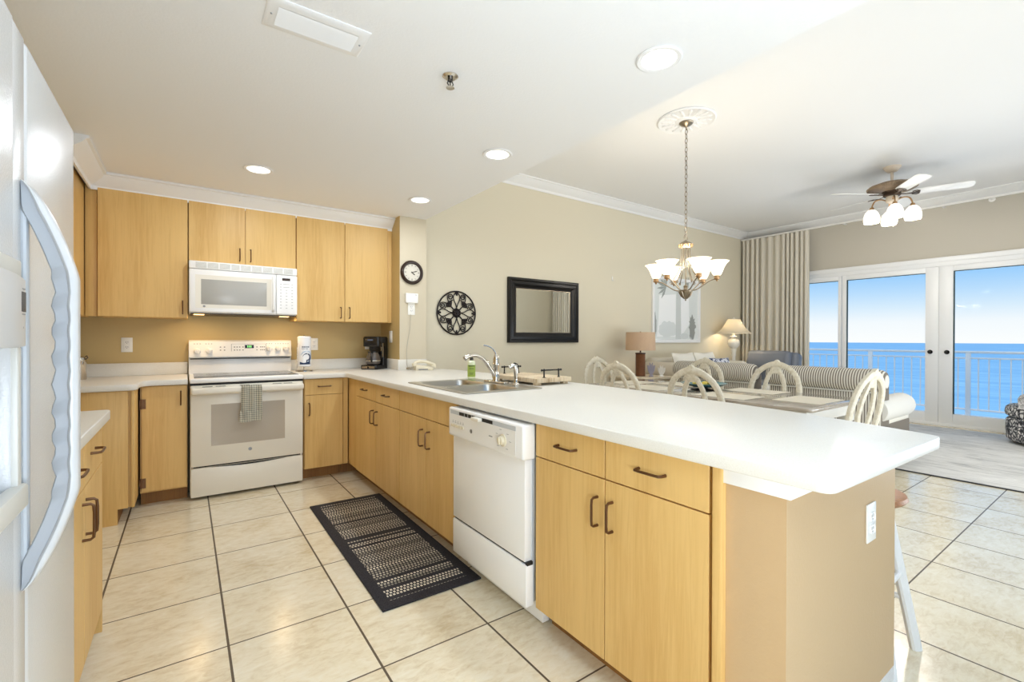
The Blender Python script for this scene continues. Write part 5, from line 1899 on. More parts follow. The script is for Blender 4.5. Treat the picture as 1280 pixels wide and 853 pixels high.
def make_chair(loc, rz, label):
    """faces +Y; the arched back with its pierced lancet splat stands at -Y"""
    c = thing('dining_chair', loc, label, 'chair', 'cream dining chairs around the table', rz)
    m = MB().prism([(-0.215, -0.20), (0.215, -0.20), (0.245, 0.22), (0.20, 0.245), (-0.20, 0.245), (-0.245, 0.22)], lambda u, v, h: (u, v, h), 0.40, 0.455, 0.008)
    m.build('seat_frame', M_CHAIR, c, rel=False)
    m = MB().prism([(-0.19, -0.17), (0.19, -0.17), (0.215, 0.20), (0.18, 0.225), (-0.18, 0.225), (-0.215, 0.20)], lambda u, v, h: (u, v, h), 0.452, 0.49, 0.016)
    m.build('seat_cushion', M_SEATC, c, rel=False)

    def bp(x, z, dy=0.0):
        return (x, -0.20 - max(0, z - 0.45) * 0.20 + dy, z)
    nr = (0, -1, -0.20)
    for s_ in (-1, 1):
        MB().tube([(s_ * 0.20, 0.205, 0.42), (s_ * 0.20, 0.205, 0.36), (s_ * 0.205, 0.215, 0.10), (s_ * 0.205, 0.215, 0.0)], [0.024, 0.022, 0.015, 0.017], 12).build('leg', M_CHAIR, c, rel=False)
        MB().tube([bp(s_ * 0.195, 0.45), (s_ * 0.195, -0.20, 0.36), (s_ * 0.195, -0.215, 0.18), (s_ * 0.198, -0.245, 0.0)], [0.021, 0.021, 0.018, 0.015], 10).build('leg', M_CHAIR, c, rel=False)
    half = [(0.195, 0.43), (0.210, 0.55), (0.221, 0.66), (0.219, 0.755), (0.203, 0.835), (0.168, 0.898), (0.115, 0.945), (0.055, 0.974), (0.0, 0.984)]
    pa = smoothpath([bp(-x, z) for x, z in half] + [bp(x, z) for x, z in reversed(half[:-1])], 5)
    n_ = len(pa)
    ws = [0.044 + 0.012 * math.exp(-((i / (n_ - 1) - 0.5) / 0.12) ** 2) for i in range(n_)]
    m = MB().strip(pa, ws, 0.032, nr)
    m.prism([(-0.055, 0.985), (-0.032, 1.004), (-0.012, 1.022), (0.0, 1.027), (0.012, 1.022), (0.032, 1.004), (0.055, 0.985), (0.03, 0.975), (-0.03, 0.975)], lambda u, v, h: bp(u, v, h), -0.015, 0.015, 0.004)
    m.build('back_arch', M_CHAIR, c, rel=False)
    m = MB()
    for s_ in (-1, 1):
        hp = [(s_ * 0.018, 0.945), (s_ * 0.048, 0.895), (s_ * 0.080, 0.82), (s_ * 0.090, 0.72), (s_ * 0.076, 0.62), (s_ * 0.052, 0.53), (s_ * 0.045, 0.45)]
        m.strip(smoothpath([bp(x, z) for x, z in hp], 5), 0.036, 0.024, nr)
    m.strip([bp(0, 0.968), bp(0, 0.940), bp(0, 0.912), bp(0, 0.895)], [0.13, 0.10, 0.085, 0.05], 0.022, nr)
    m.build('pierced_splat', M_CHAIR, c, rel=False)
    m = MB()
    m.tube([(-0.195, -0.21, 0.20), (0.195, -0.21, 0.20)], 0.010, 8)
    m.tube([(-0.20, 0.21, 0.16), (-0.195, -0.215, 0.16)], 0.010, 8)
    m.tube([(0.20, 0.21, 0.16), (0.195, -0.215, 0.16)], 0.010, 8)
    m.build('stretcher', M_CHAIR, c, rel=False)
    return c


ch0 = make_chair((3.46, 2.08, 0), -PI / 2, 'cream arch-backed dining chair with its back to the peninsula, in front of the teal platter')
dup(ch0, (3.46, 2.83, 0), -PI / 2, 'cream arch-backed dining chair with its back to the peninsula, left of the brown lamp')
dup(ch0, (4.34, 2.15, 0), PI / 2, 'cream arch-backed dining chair on the armchair side, to the right of the teal platter')
dup(ch0, (4.34, 2.90, 0), PI / 2, 'cream arch-backed dining chair on the armchair side, just behind the teal platter')
dup(ch0, (3.92, 3.52, 0), PI, 'cream arch-backed dining chair at the far table end, nearest the mirror wall')
dup(ch0, (3.84, 1.44, 0), math.radians(-4), 'cream arch-backed dining chair seen side-on at the table end near the glass doors')
# ---- bar stool behind the peninsula end
st = thing('bar_stool', (2.185, 0.71, 0), 'white bar stool with round wooden seat, behind the peninsula end panel', 'stool', rz=math.radians(2))
M_STOOLW = wood('warm_wood_seat', (170, 118, 78), (140, 90, 56), 0.4)
MB().lathe((0, 0, 0.595), [(0.12, 0), (0.155, 0.006), (0.165, 0.018), (0.160, 0.030), (0.14, 0.034), (0.0, 0.028)], 36).build('seat', M_STOOLW, st, rel=False)
M_STP = mat('white_stool_paint', (232, 232, 230), 0.4)
for k in range(4):
    a = PI / 4 + k * PI / 2
    d = Vector((math.cos(a), math.sin(a), 0))
    b = MB().strip([d * 0.105 + Vector((0, 0, 0.60)), d * 0.165 + Vector((0, 0, 0.30)), d * 0.225], [0.036, 0.036, 0.036], 0.030, (-d.y, d.x, 0))
    b.build('leg', M_STP, st, rel=False)
for k in range(4):
    a, a2 = PI / 4 + k * PI / 2, PI / 4 + (k + 1) * PI / 2
    z = 0.20 if k % 2 else 0.30
    r = 0.225 - 0.2 * z
    z2 = z + 0.18
    r2 = 0.225 - 0.2 * z2
    m = MB().tube([(r * math.cos(a), r * math.sin(a), z), (r * math.cos(a2), r * math.sin(a2), z)], 0.011, 10)
    m.tube([(r2 * math.cos(a), r2 * math.sin(a), z2), (r2 * math.cos(a2), r2 * math.sin(a2), z2)], 0.010, 10)
    m.build('rung', M_STP, st, rel=False)
# ================================================================== LIVING AREA
# ---- ceiling fan
fx_, fy_ = 6.76, 1.885
fx_, fy_ = 6.76, 1.845
ZF = ZL - 0.035
fn = thing('ceiling_fan', (fx_, fy_, ZL), 'white five-blade ceiling fan with bronze motor and four lit glass shades', 'ceiling fan')
MB().lathe((fx_, fy_, ZL), [(0.085, 0), (0.085, -0.006), (0.072, -0.030), (0.045, -0.058), (0.020, -0.066), (0.0, -0.066)], 28).build('canopy', mat('whitewashed_cream', (226, 212, 194), 0.45), fn)
MB().tube([(fx_, fy_, ZL - 0.06), (fx_, fy_, ZF - 0.15)], 0.016, 12).build('downrod', mat('whitewashed_cream', (226, 212, 194), 0.45), fn)
M_MOTOR = wood('mottled_bronze', (146, 124, 100), (96, 78, 60), 0.4, (8, 8, 8))
m = MB().lathe((fx_, fy_, ZF - 0.255), [(0.10, 0), (0.20, 0.012), (0.235, 0.030), (0.242, 0.050), (0.225, 0.068), (0.15, 0.095), (0.06, 0.112), (0.0, 0.115)], 40)
m.build('motor_housing', M_MOTOR, fn)
m = MB().lathe((fx_, fy_, ZF - 0.31), [(0.0, 0.0), (0.075, 0.0), (0.085, 0.012), (0.082, 0.040), (0.10, 0.056), (0.0, 0.056)], 28)
m.build('flywheel', mat('dark_bronze_band', (74, 58, 46), 0.4, 0.6), fn)
m = MB().lathe((fx_, fy_, ZF - 0.395), [(0.0, 0), (0.025, 0.002), (0.055, 0.018), (0.062, 0.045), (0.055, 0.085), (0.0, 0.085)], 28)
m.build('light_kit', mat('whitewashed_cream', (226, 212, 194), 0.45), fn)
for k in range(5):
    a = math.radians(-142 + 72 * k)
    q = Matrix.Translation((fx_, fy_, ZF - 0.290)) @ Matrix.Rotation(a, 4, 'Z')
    tilt = Matrix.Rotation(math.radians(-13), 4, 'X')
    bl = MB().prism([(0.20, -0.055), (0.26, -0.062), (0.64, -0.072), (0.685, -0.060), (0.70, -0.03), (0.70, 0.03), (0.685, 0.060), (0.64, 0.072), (0.26, 0.062), (0.20, 0.055)], lambda u, v, h: (u, v, h), -0.003, 0.003, 0.0015)
    bl.xf(q @ tilt)
    bo = bl.build('blade', M_FANWHITE, fn)
    ib = MB().strip([(0.07, 0, 0.0), (0.13, 0.0, -0.012), (0.19, 0.0, -0.010), (0.25, 0.0, -0.006)], [0.022, 0.018, 0.030, 0.055], 0.006, (0, 0, 1))
    ib.tube([(0.18, 0.03, -0.008), (0.22, 0.045, -0.008), (0.245, 0.03, -0.008)], 0.005, 6)
    ib.tube([(0.18, -0.03, -0.008), (0.22, -0.045, -0.008), (0.245, -0.03, -0.008)], 0.005, 6)
    ib.xf(q @ tilt)
    ib.build('blade_iron', mat('dark_bronze_band', (74, 58, 46), 0.4, 0.6), bo)
vdf = math.atan2(-fy_, -fx_)
for k in range(4):
    a = vdf + math.radians(8) + k * PI / 2
    d = Vector((math.cos(a), math.sin(a), 0))
    B0 = Vector((fx_, fy_, 0))

    def fp(r, z):
        return B0 + d * r + Vector((0, 0, z))
    m = MB().tube(smoothpath([fp(0.045, ZF - 0.36), fp(0.10, ZF - 0.335), fp(0.155, ZF - 0.345), fp(0.180, ZF - 0.39), fp(0.186, ZF - 0.425)], 5), 0.008, 8)
    m.lathe(fp(0.187, ZF - 0.452), [(0.0, 0.04), (0.018, 0.036), (0.026, 0.010), (0.028, 0.0)], 16)
    ao = m.build('light_arm', M_BRASS, fn)
    m = MB().lathe(fp(0.19, ZF - 0.600), [(0.072, 0.0), (0.080, 0.026), (0.078, 0.070), (0.062, 0.120), (0.036, 0.150), (0.027, 0.155), (0.025, 0.150), (0.056, 0.117), (0.072, 0.070), (0.074, 0.026), (0.068, 0.002)], 24, cap=False)
    m.build('glass_shade', M_FANGLASS, ao)
    l = bpy.data.lights.new('fan_bulb', 'POINT')
    l.energy = 11.0
    l.color = (1.0, 0.94, 0.86)
    l.shadow_soft_size = 0.03
    lo = bpy.data.objects.new('fan_bulb', l)
    COL.objects.link(lo)
    lo.location = fp(0.19, ZF - 0.635)
m = MB().tube([(fx_ - 0.03, fy_ - 0.02, ZF - 0.39), (fx_ - 0.03, fy_ - 0.02, ZF - 0.66)], 0.0022, 5)
m.ball((fx_ - 0.03, fy_ - 0.02, ZF - 0.665), 0.007, 8)
m.build('pull_chain', M_CREAMPL, fn)

s2 = thing('fire_sprinkler', (XW - 0.10, 1.33, 3.135), 'small white sidewall sprinkler just under the crown moulding of the window wall', 'sprinkler')
m = MB().lathe((XW - 0.0005, 1.33, 3.105), [(0.035, 0), (0.035, -0.006), (0.020, -0.014), (0.014, -0.03), (0.014, -0.06), (0.0, -0.062)], 16, 'X')
m.build('body', M_WHITE, s2)
s2.location = (XW, 1.33, 3.105)
for ch_ in KIDS(s2):
    ch_.location = Vector((XW - 0.10, 1.33, 3.135)) - s2.location

# ---- curtains
M_CURT = mat('beige_curtain_linen', (212, 206, 192), 0.9)
bump(M_CURT, noise(M_CURT, coords(M_CURT, (1, 1, 0.3)), 300, 2), 0.2, 0.002)


def curtain(label, y0, y1, x, z0, z1, folds, seed):
    rnd = random.Random(seed)
    t = thing('curtain', (x, (y0 + y1) / 2, z0), label, 'curtain')
    b = bmesh.new()
    NY, NZ = folds * 10, 10
    widths = [0.6 + rnd.random() * 0.9 for _ in range(folds)]
    tot = sum(widths)
    us, ph = [], []
    acc = 0.0
    for k, w in enumerate(widths):
        for i in range(10):
            us.append((acc + w * i / 10) / tot)
            ph.append((k + i / 10))
        acc += w
    us.append(1.0)
    ph.append(folds)
    amp = [0.018 + 0.024 * rnd.random() for _ in range(folds + 1)]
    F_, B_ = [], []
    for j in range(NZ + 1):
        z = z1 + (z0 - z1) * j / NZ
        row, rb = [], []
        for u, p in zip(us, ph):
            k = min(int(p), folds - 1)
            a = amp[k] * (0.75 + 0.25 * j / NZ)
            c_ = math.cos(2 * PI * p)
            off = a * (c_ if abs(c_) < 2 else c_) + 0.012 * math.sin(6.3 * p + j * 0.15)
            yy = y0 + (y1 - y0) * u + 0.010 * math.sin(2 * PI * p * 2)
            row.append(b.verts.new((x + off, yy, z)))
            rb.append(b.verts.new((x + off + 0.004, yy, z)))
        F_.append(row)
        B_.append(rb)
    n_ = len(us)
    for j in range(NZ):
        for i in range(n_ - 1):
            b.faces.new((F_[j][i], F_[j][i + 1], F_[j + 1][i + 1], F_[j + 1][i]))
            b.faces.new((B_[j][i], B_[j + 1][i], B_[j + 1][i + 1], B_[j][i + 1]))
    for i in range(n_ - 1):
        b.faces.new((F_[0][i], B_[0][i], B_[0][i + 1], F_[0][i + 1]))
        b.faces.new((F_[NZ][i], F_[NZ][i + 1], B_[NZ][i + 1], B_[NZ][i]))
    bmesh.ops.recalc_face_normals(b, faces=b.faces)
    mb = MB()
    mb._merge(b)
    mb.build('pleated_panel', M_CURT, t, angle=80)
    return t


curtain('long pleated beige curtain in the corner between picture wall and glass doors', 3.475, 4.62, 8.62, 0.015, 3.085, 13, 4)
curtain('pleated beige curtain at the other end of the window wall, seen in the mirror', -0.86, 0.06, 8.62, 0.015, 3.085, 11, 9)
tk = thing('curtain_track', (8.62, 2.0, 3.10), 'slim white curtain track along the top of the window wall', 'curtain track')
m = MB().box(8.60, 8.64, YR + 0.02, 4.64, 3.088, 3.112, 0.004)
m.build('rail', M_WHITE, tk)
m = MB()
for y in (-0.6, 0.6, 1.8, 3.0, 4.3):
    m.box(8.61, XW - 0.001, y - 0.012, y + 0.012, 3.095, 3.107)
m.build('wall_brackets', M_WHITE, tk)

# ---- living-room rug
M_RUG = mat('white_grey_rug_pile', (222, 220, 216), 0.95)
_rv = coords(M_RUG, (1.0, 0.22, 1))
_r1 = noise(M_RUG, _rv, 18, 8, 0.75, 0.8)
_r2 = noise(M_RUG, coords(M_RUG, (1, 0.6, 1)), 1.8, 3)
_rr = mth(M_RUG, 'MULTIPLY_ADD', _r2, 0.35, mth(M_RUG, 'MULTIPLY', _r1, 0.65))
setcol(M_RUG, ramp(M_RUG, _rr, [(0.34, (150, 150, 150)), (0.46, (206, 204, 200)), (0.62, (232, 230, 226))]))
bump(M_RUG, _r1, 0.8, 0.01)
o = MB().box(-1.53, 1.53, -2.08, 2.08, 0, 0.014, 0.005).build('living_room_rug', M_RUG)
o.location = (7.0, 1.22, 0.0004)
tag(o, 'large white and grey streaked rug on the living-room floor by the glass doors', 'rug')
m = MB()
for (a, b_, c_, d_) in ((-1.545, -1.531, -2.09, 2.09), (1.531, 1.545, -2.09, 2.09), (-1.531, 1.531, -2.09, -2.081), (-1.531, 1.531, 2.081, 2.09)):
    m.box(a, b_, c_, d_, 0, 0.010, 0.003, 1)
e_ = m.build('binding', mat('charcoal_binding', (58, 58, 62), 0.9), None)
e_.parent = o
e_['kind'] = 'stuff'
del e_['kind']

# ---- striped armchairs with their backs to the dining table
M_STRIPE = mat('striped_upholstery', (206, 202, 192), 0.9)
_sv = M_STRIPE.node_tree.nodes.new('ShaderNodeSeparateXYZ')
M_STRIPE.node_tree.links.new(coords(M_STRIPE, (1, 1, 1)), _sv.inputs[0])
_sf = mth(M_STRIPE, 'PINGPONG', mth(M_STRIPE, 'MULTIPLY', mth(M_STRIPE, 'ADD', _sv.outputs[1], 5.0), 46.0), 0.5)
setcol(M_STRIPE, ramp(M_STRIPE, _sf, [(0.16, (118, 110, 100)), (0.30, (216, 211, 200)), (0.5, (224, 220, 210))]))
M_PLAINU = mat('pale_grey_upholstery', (216, 214, 208), 0.9)
bump(M_PLAINU, noise(M_PLAINU, coords(M_PLAINU, (1, 1, 1)), 400, 2), 0.2, 0.002)


def armchair(loc, label):
    """faces +X, local origin on the floor under its middle; 1.06 wide along Y"""
    c = thing('striped_armchair', loc, label, 'armchair', 'striped armchairs behind the dining table')
    m = MB().box(-0.33, 0.42, -0.50, 0.50, 0.10, 0.42, 0.02, 3)
    m.build('seat_base', M_STRIPE, c, rel=False)
    m = MB().box(-0.16, 0.44, -0.33, 0.33, 0.42, 0.55, 0.045, 4)
    m.build('seat_cushion', M_STRIPE, c, rel=False)
    m = MB().prism([(-0.42, 0.10), (-0.18, 0.10), (-0.20, 0.80), (-0.25, 0.86), (-0.38, 0.80), (-0.40, 0.72)], lambda u, v, h: (u, h, v), -0.50, 0.50, 0.012)
    m.build('backrest', M_STRIPE, c, rel=False)
    m = MB()
    ys = [-0.53, -0.52, -0.49, -0.42, 0.42, 0.49, 0.52, 0.53]
    rs = [0.05, 0.085, 0.105, 0.112, 0.112, 0.105, 0.085, 0.05]
    m.tube([(-0.36, y, 0.82) for y in ys], rs, 24)
    m.build('rolled_top', M_STRIPE, c, rel=False, angle=60)
    m = MB().tube([(-0.4235, -0.52, 0.715), (-0.4235, 0.52, 0.715)], 0.008, 8)
    m.build('welt', M_PLAINU, c, rel=False)
    for s_ in (-1, 1):
        m = MB().box(-0.36, 0.43, s_ * 0.43 - 0.06, s_ * 0.43 + 0.06, 0.10, 0.53, 0.02, 3)
        ao = m.build('arm', M_STRIPE, c, rel=False)
        m = MB().tube([(x, s_ * 0.43, 0.545) for x in (-0.39, -0.385, -0.36, 0.40, 0.44, 0.455, 0.46)], [0.09, 0.112, 0.118, 0.118, 0.112, 0.09, 0.06], 24)
        m.build('arm_roll', M_PLAINU, ao, rel=False, angle=60)
    for x in (-0.36, 0.36):
        for y in (-0.44, 0.44):
            MB().tube([(x, y, 0.11), (x, y, 0.0)], [0.028, 0.018], 10).build('foot', M_TOE, c, rel=False)
    return c


ac0 = armchair((5.62, 1.99, 0.0148), 'striped armchair with its back to the table, the one beside the glass doors')
dup(ac0, (5.62, 3.17, 0.0148), label='striped armchair with its back to the table, the one beside the beige sofa')

# ---- beige sofa on the picture wall
M_BEIGE = mat('beige_sofa_linen', (206, 199, 184), 0.95)
bump(M_BEIGE, noise(M_BEIGE, coords(M_BEIGE, (1, 1, 1)), 300, 2), 0.25, 0.002)
so = thing('beige_sofa', (6.48, 4.2, 0), 'beige rolled-arm sofa along the wall under the large picture', 'sofa')
SX0, SX1 = 5.80, 7.16
MB().box(SX0, SX1, 3.84, 4.60, 0.10, 0.42, 0.03, 3).build('seat_base', M_BEIGE, so)
for k in range(2):
    MB().box(SX0 + 0.08 + k * 0.60, SX0 + 0.67 + k * 0.60, 3.80, 4.32, 0.42, 0.55, 0.05, 4).build('seat_cushion', M_BEIGE, so)
MB().box(SX0, SX1, 4.38, 4.63, 0.30, 0.82, 0.06, 4).build('backrest', M_BEIGE, so)
MB().tube([(x, 4.53, 0.83) for x in (SX0 - 0.04, SX0 - 0.03, SX0 + 0.02, SX1 - 0.02, SX1 + 0.03, SX1 + 0.04)], [0.06, 0.09, 0.11, 0.11, 0.09, 0.06], 24).build('back_roll', M_BEIGE, so, angle=60)
for x in (SX0, SX1):
    ao = MB().box(x - 0.07, x + 0.07, 3.84, 4.58, 0.10, 0.66, 0.03, 3).build('arm', M_BEIGE, so)
    m = MB().tube([(x, y, 0.73) for y in (3.79, 3.795, 3.83, 4.55, 4.60, 4.61)], [0.10, 0.14, 0.155, 0.155, 0.14, 0.10], 24)
    m.build('arm_roll', M_BEIGE, ao, angle=60)
for x in (SX0 + 0.03, SX1 - 0.03):
    for y in (3.88, 4.54):
        MB().tube([(x, y, 0.11), (x, y, 0.0)], [0.03, 0.02], 10).build('foot', M_TOE, so)


def cushion(name, label, c, w, h, t, rz, tiltx, m_, grp=None):
    b = bmesh.new()
    N = 14
    g = {}
    for s_ in (1, -1):
        for i in range(N + 1):
            for j in range(N + 1):
                u, v = i / N * 2 - 1, j / N * 2 - 1
                k = (1 - abs(u) ** 3.0) * (1 - abs(v) ** 3.0)
                pin = 1 - 0.07 * (1 - (abs(u) * abs(v)) ** 2)
                g[(s_, i, j)] = b.verts.new((u * w / 2 * pin, s_ * t / 2 * max(0, k) ** 0.5, v * h / 2 * pin))
        for i in range(N):
            for j in range(N):
                b.faces.new((g[(s_, i, j)], g[(s_, i + 1, j)], g[(s_, i + 1, j + 1)], g[(s_, i, j + 1)]))
    bmesh.ops.remove_doubles(b, verts=b.verts, dist=1e-5)
    bmesh.ops.recalc_face_normals(b, faces=b.faces)
    bmesh.ops.transform(b, matrix=Matrix.Rotation(rz, 4, 'Z') @ Matrix.Rotation(tiltx, 4, 'X'), verts=b.verts)
    mb = MB()
    mb._merge(b)
    o = mb.build(name, m_, angle=70)
    o.location = c
    tag(o, label, 'cushion', grp)
    return o


M_PILW = mat('white_pillow_cotton', (234, 230, 220), 0.95)
M_PILN = mat('navy_white_print_cotton', (220, 222, 228), 0.95)
_pn = noise(M_PILN, coords(M_PILN, (1, 1, 1)), 16, 3, 0.5, 1.5)
setcol(M_PILN, ramp(M_PILN, _pn, [(0.44, (46, 58, 100)), (0.50, (216, 218, 226))]))
cushion('pillow', 'white pillow against the left half of the sofa back, next to the brown lamp', (6.20, 4.19, 0.80), 0.54, 0.46, 0.16, 0, math.radians(-16), M_PILW)
cushion('pillow', 'white pillow against the right half of the sofa back', (6.76, 4.19, 0.80), 0.54, 0.46, 0.16, 0, math.radians(-16), M_PILW)
cushion('pillow', 'navy and white patterned pillow leaning in the right corner of the beige sofa', (6.78, 3.95, 0.757), 0.40, 0.38, 0.12, math.radians(-14), math.radians(-18), M_PILN)

# ---- side table with the brown lamp and two shells
M_SIDE = wood('pale_washed_side_table', (214, 202, 180), (188, 172, 146), 0.5)
sd = thing('side_table', (5.30, 4.25, 0), 'pale washed side table under the brown table lamp, against the beige wall', 'side table')
MB().box(4.98, 5.64, 3.98, 4.62, 0.665, 0.70, 0.006).build('tabletop', M_SIDE, sd)
MB().box(5.02, 5.60, 4.02, 4.58, 0.56, 0.665, 0.003).build('apron', M_SIDE, sd)
for x in (5.05, 5.57):
    for y in (4.05, 4.55):
        MB().box(x - 0.025, x + 0.025, y - 0.025, y + 0.025, 0, 0.56, 0.003).build('leg', M_SIDE, sd)
M_SHADE = shade_cloth('tan_linen_shade', (228, 204, 178), 0.25)
_sn = noise(M_SHADE, coords(M_SHADE, (1, 1, 6)), 90, 2)
setcol(M_SHADE, ramp(M_SHADE, _sn, [(0.3, (212, 184, 154)), (0.7, (230, 206, 180))]))
lx, ly, lz = 5.26, 4.28, 0.70
bl_ = thing('table_lamp', (lx, ly, lz), 'table lamp with brown ribbed cylinder base and tan drum shade, beside the sofa', 'lamp')
m = MB()
prof = [(0.066, 0.0), (0.068, 0.004)]
for k in range(24):
    prof += [(0.068, 0.01 + k * 0.0125), (0.0655, 0.016 + k * 0.0125)]
prof += [(0.068, 0.312)]
m.lathe((lx, ly, lz), prof, 28)
m.build('base', wood('brown_ribbed_wood', (120, 78, 48), (88, 54, 32), 0.45, (10, 10, 40)), bl_)
MB().lathe((lx, ly, lz + 0.312), [(0.070, 0), (0.070, 0.018), (0.012, 0.022), (0.010, 0.060), (0.0, 0.060)], 28).build('cap', mat('dark_brown_cap', (52, 30, 18), 0.4), bl_)
m = MB().lathe((lx, ly, lz + 0.365), [(0.205, 0), (0.200, 0.255), (0.197, 0.255), (0.202, 0.0)], 40, cap=False)
m.build('lamp_shade', M_SHADE, bl_)
m = MB().lathe((lx, ly, lz + 0.60), [(0.012, 0), (0.006, 0.02), (0.010, 0.028), (0.0, 0.034)], 12)
m.tube([(lx, ly, lz + 0.36), (lx, ly, lz + 0.61)], 0.004, 6)
for k in range(3):
    a = k * 2 * PI / 3
    m.tube([(lx, ly, lz + 0.61), (lx + 0.2 * math.cos(a), ly + 0.2 * math.sin(a), lz + 0.612)], 0.002, 5)
m.build('finial', M_BRASS, bl_)


def shell(name, label, c, h, m_, rz):
    o = thing(name, c, label, 'ornament', None, rz)
    b = MB().lathe((0, 0, 0), [(0.030, 0.0), (0.034, 0.01), (0.026, 0.018), (0.010, 0.024), (0.0, 0.024)], 18)
    b.build('foot', m_, o, rel=False)
    b = MB()
    for k in range(7):
        a = math.radians(-48 + 16 * k)
        L = h * (0.80 + 0.2 * math.cos(a * 1.4)) * (0.86 if k % 2 else 1.0)
        b.tube([(0, 0, 0.015), (0.045 * math.sin(a), 0.004, 0.018 + L * 0.45 * math.cos(a * .5)), (0.065 * math.sin(a), -0.004 * (k % 3), 0.012 + L * math.cos(a * .6))], [0.011, 0.012, 0.005], 8)
    b.build('coral_branches', m_, o, rel=False)
    return o


shell('coral_ornament', 'white coral ornament on the side table, right of the brown lamp', (5.40, 4.03, 0.70), 0.15, M_WHITE, -0.93)
shell('coral_ornament', 'blue-violet coral ornament close beside the brown lamp base', (5.305, 4.13, 0.70), 0.19, mat('mottled_violet_shell', (164, 162, 182), 0.4), -0.93)

# ---- white lamp
wx, wy = 7.86, 4.36
wl = thing('floor_lamp', (wx, wy, 0), 'white turned floor lamp with flared shade in the corner by the curtain', 'lamp')
M_LWHITE = mat('white_lamp_paint', (236, 232, 222), 0.4)
MB().lathe((wx, wy, 0), [(0.115, 0), (0.12, 0.012), (0.11, 0.026), (0.05, 0.05), (0.03, 0.08), (0.0, 0.08)], 28).build('base', M_LWHITE, wl)
MB().lathe((wx, wy, 0.06), [(0.028, 0), (0.022, 0.10), (0.030, 0.40), (0.036, 0.70), (0.030, 0.86), (0.040, 0.88), (0.034, 0.92), (0.045, 0.97), (0.050, 0.985), (0.036, 1.0), (0.060, 1.02), (0.092, 1.06), (0.100, 1.10), (0.088, 1.145), (0.056, 1.175), (0.030, 1.185), (0.058, 1.205), (0.062, 1.215), (0.024, 1.225), (0.018, 1.28), (0.0, 1.28)], 28).build('turned_post', M_LWHITE, wl)
m = MB().lathe((wx, wy, 1.325), [(0.285, 0), (0.288, 0.008), (0.235, 0.045), (0.185, 0.10), (0.14, 0.175), (0.098, 0.255), (0.095, 0.255), (0.135, 0.175), (0.18, 0.10), (0.23, 0.045), (0.28, 0.004)], 44, cap=False)
m.build('lamp_shade', shade_cloth('ivory_pleated_shade', (236, 229, 212), 0.35), wl)
m = MB().lathe((wx, wy, 1.57), [(0.096, 0), (0.098, 0.010), (0.0, 0.012)], 28)
m.lathe((wx, wy, 1.58), [(0.014, 0), (0.018, 0.01), (0.008, 0.03), (0.0, 0.034)], 12)
m.build('finial', M_LWHITE, wl)
l = bpy.data.lights.new('floor_lamp_bulb', 'POINT')
l.energy = 6.0
l.color = (1.0, 0.84, 0.62)
l.shadow_soft_size = 0.04
lo = bpy.data.objects.new('floor_lamp_bulb', l)
COL.objects.link(lo)
lo.location = (wx, wy, 1.46)
l = bpy.data.lights.new('table_lamp_bulb', 'POINT')
l.energy = 0.9
l.color = (1.0, 0.88, 0.70)
l.shadow_soft_size = 0.04
lo = bpy.data.objects.new('table_lamp_bulb', l)
COL.objects.link(lo)
lo.location = (lx, ly, lz + 0.48)

# ---- grey recliner in the corner
M_SLATE = mat('slate_blue_leather', (112, 118, 130), 0.45)
rc_ = thing('grey_recliner', (8.0, 3.84, 0), 'slate blue-grey recliner armchair in front of the long curtain', 'armchair')
MB().box(7.60, 8.36, 3.51, 4.17, 0.06, 0.44, 0.04, 3).build('seat_base', M_SLATE, rc_)
MB().box(7.56, 8.10, 3.55, 4.13, 0.42, 0.54, 0.05, 4).build('seat_cushion', M_SLATE, rc_)
for s_ in (3.435, 4.105):
    MB().box(7.58, 8.38, s_, s_ + 0.13, 0.06, 0.64, 0.05, 4).build('arm', M_SLATE, rc_)
m = MB().box(-0.11, 0.11, -0.39, 0.39, 0.0, 0.60, 0.08, 5)
m.xf(Matrix.Translation((8.16, 3.84, 0.42)) @ Matrix.Rotation(math.radians(14), 4, 'Y'))
m.build('backrest', M_SLATE, rc_)
m = MB().box(-0.09, 0.09, -0.36, 0.36, 0.0, 0.34, 0.075, 5)
m.xf(Matrix.Translation((8.10, 3.90, 0.70)) @ Matrix.Rotation(math.radians(16), 4, 'Y'))
m.build('head_cushion', M_SLATE, rc_)
MB().box(7.65, 8.3, 3.55, 4.13, 0.0, 0.07).build('plinth', M_BLACK, rc_)

# ---- patterned swivel chair at the right edge
M_LEAF = mat('black_white_leaf_print', (120, 120, 122), 0.9)
_vo = M_LEAF.node_tree.nodes.new('ShaderNodeTexVoronoi')
_vo.feature = 'DISTANCE_TO_EDGE'
_vo.inputs['Scale'].default_value = 34
_nv = M_LEAF.node_tree.nodes.new('ShaderNodeTexNoise')
_nv.inputs['Scale'].default_value = 9
_lc = coords(M_LEAF, (1, 1, 0.6), rot=(0.5, 0.3, 0.4))
M_LEAF.node_tree.links.new(_lc, _nv.inputs['Vector'])
_vx = M_LEAF.node_tree.nodes.new('ShaderNodeMix')
_vx.data_type = 'VECTOR'
_vx.inputs[0].default_value = 0.12
M_LEAF.node_tree.links.new(_lc, _vx.inputs[4])
M_LEAF.node_tree.links.new(_nv.outputs['Color'], _vx.inputs[5])
M_LEAF.node_tree.links.new(_vx.outputs[1], _vo.inputs['Vector'])
setcol(M_LEAF, ramp(M_LEAF, _vo.outputs['Distance'], [(0.05, (46, 46, 52)), (0.14, (128, 128, 130)), (0.24, (222, 220, 216))]))
M_LEAFL = mat('pale_leaf_print', (206, 204, 202), 0.9)
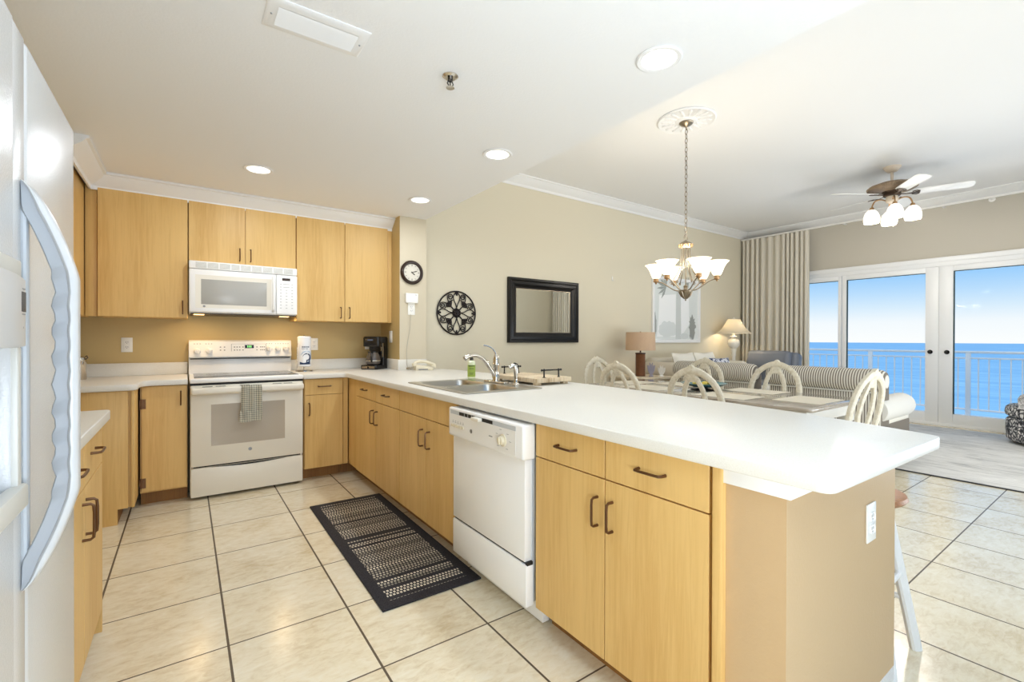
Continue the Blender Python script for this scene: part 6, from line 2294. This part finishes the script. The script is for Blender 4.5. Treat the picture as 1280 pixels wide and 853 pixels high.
_ln2 = noise(M_LEAFL, coords(M_LEAFL, (1, 1, 1)), 26, 5, 0.7, 0.8)
setcol(M_LEAFL, ramp(M_LEAFL, _ln2, [(0.38, (112, 114, 120)), (0.52, (212, 210, 208)), (0.7, (236, 234, 230))]))
sw = thing('swivel_chair', (8.06, 0.66, 0.0146), 'black and white leaf-print swivel tub chair at the right edge by the glass doors', 'armchair')
sx_, sy_ = 8.06, 0.66
MB().lathe((sx_, sy_, 0.0146), [(0.26, 0), (0.26, 0.03), (0.10, 0.032), (0.0, 0.032)], 28).build('swivel_base', M_BLACK, sw)
m = MB().lathe((sx_, sy_, 0.045), [(0.30, 0.0), (0.40, 0.004), (0.425, 0.03), (0.432, 0.14), (0.425, 0.25), (0.40, 0.275), (0.0, 0.275)], 44)
m.build('seat_base', M_LEAF, sw)
m = MB().lathe((sx_, sy_, 0.325), [(0.0, 0), (0.40, 0.0), (0.43, 0.02), (0.438, 0.06), (0.43, 0.11), (0.40, 0.135), (0.0, 0.145)], 44)
m.build('seat_cushion', M_LEAF, sw)
b = bmesh.new()
NA = 36
ringsO = []
for i in range(NA + 1):
    t = i / NA
    a = math.radians(-245 + 250 * t) + math.radians(25)
    hh = 0.16 + 0.22 * math.sin(PI * t) ** 0.8
    sec = [(0.33, 0.44), (0.335, 0.44 + hh * 0.7), (0.35, 0.44 + hh * 0.95), (0.39, 0.44 + hh), (0.43, 0.44 + hh * 0.95), (0.455, 0.44 + hh * 0.7), (0.44, 0.44)]
    ringsO.append([b.verts.new((sx_ + r * math.cos(a), sy_ + r * math.sin(a), z)) for r, z in sec])
for i in range(NA):
    for j in range(7):
        b.faces.new((ringsO[i][j], ringsO[i][(j + 1) % 7], ringsO[i + 1][(j + 1) % 7], ringsO[i + 1][j]))
b.faces.new(ringsO[0])
b.faces.new(list(reversed(ringsO[-1])))
bmesh.ops.recalc_face_normals(b, faces=b.faces)
mb = MB()
mb._merge(b)
mb.build('curved_back', M_LEAFL, sw, angle=60)
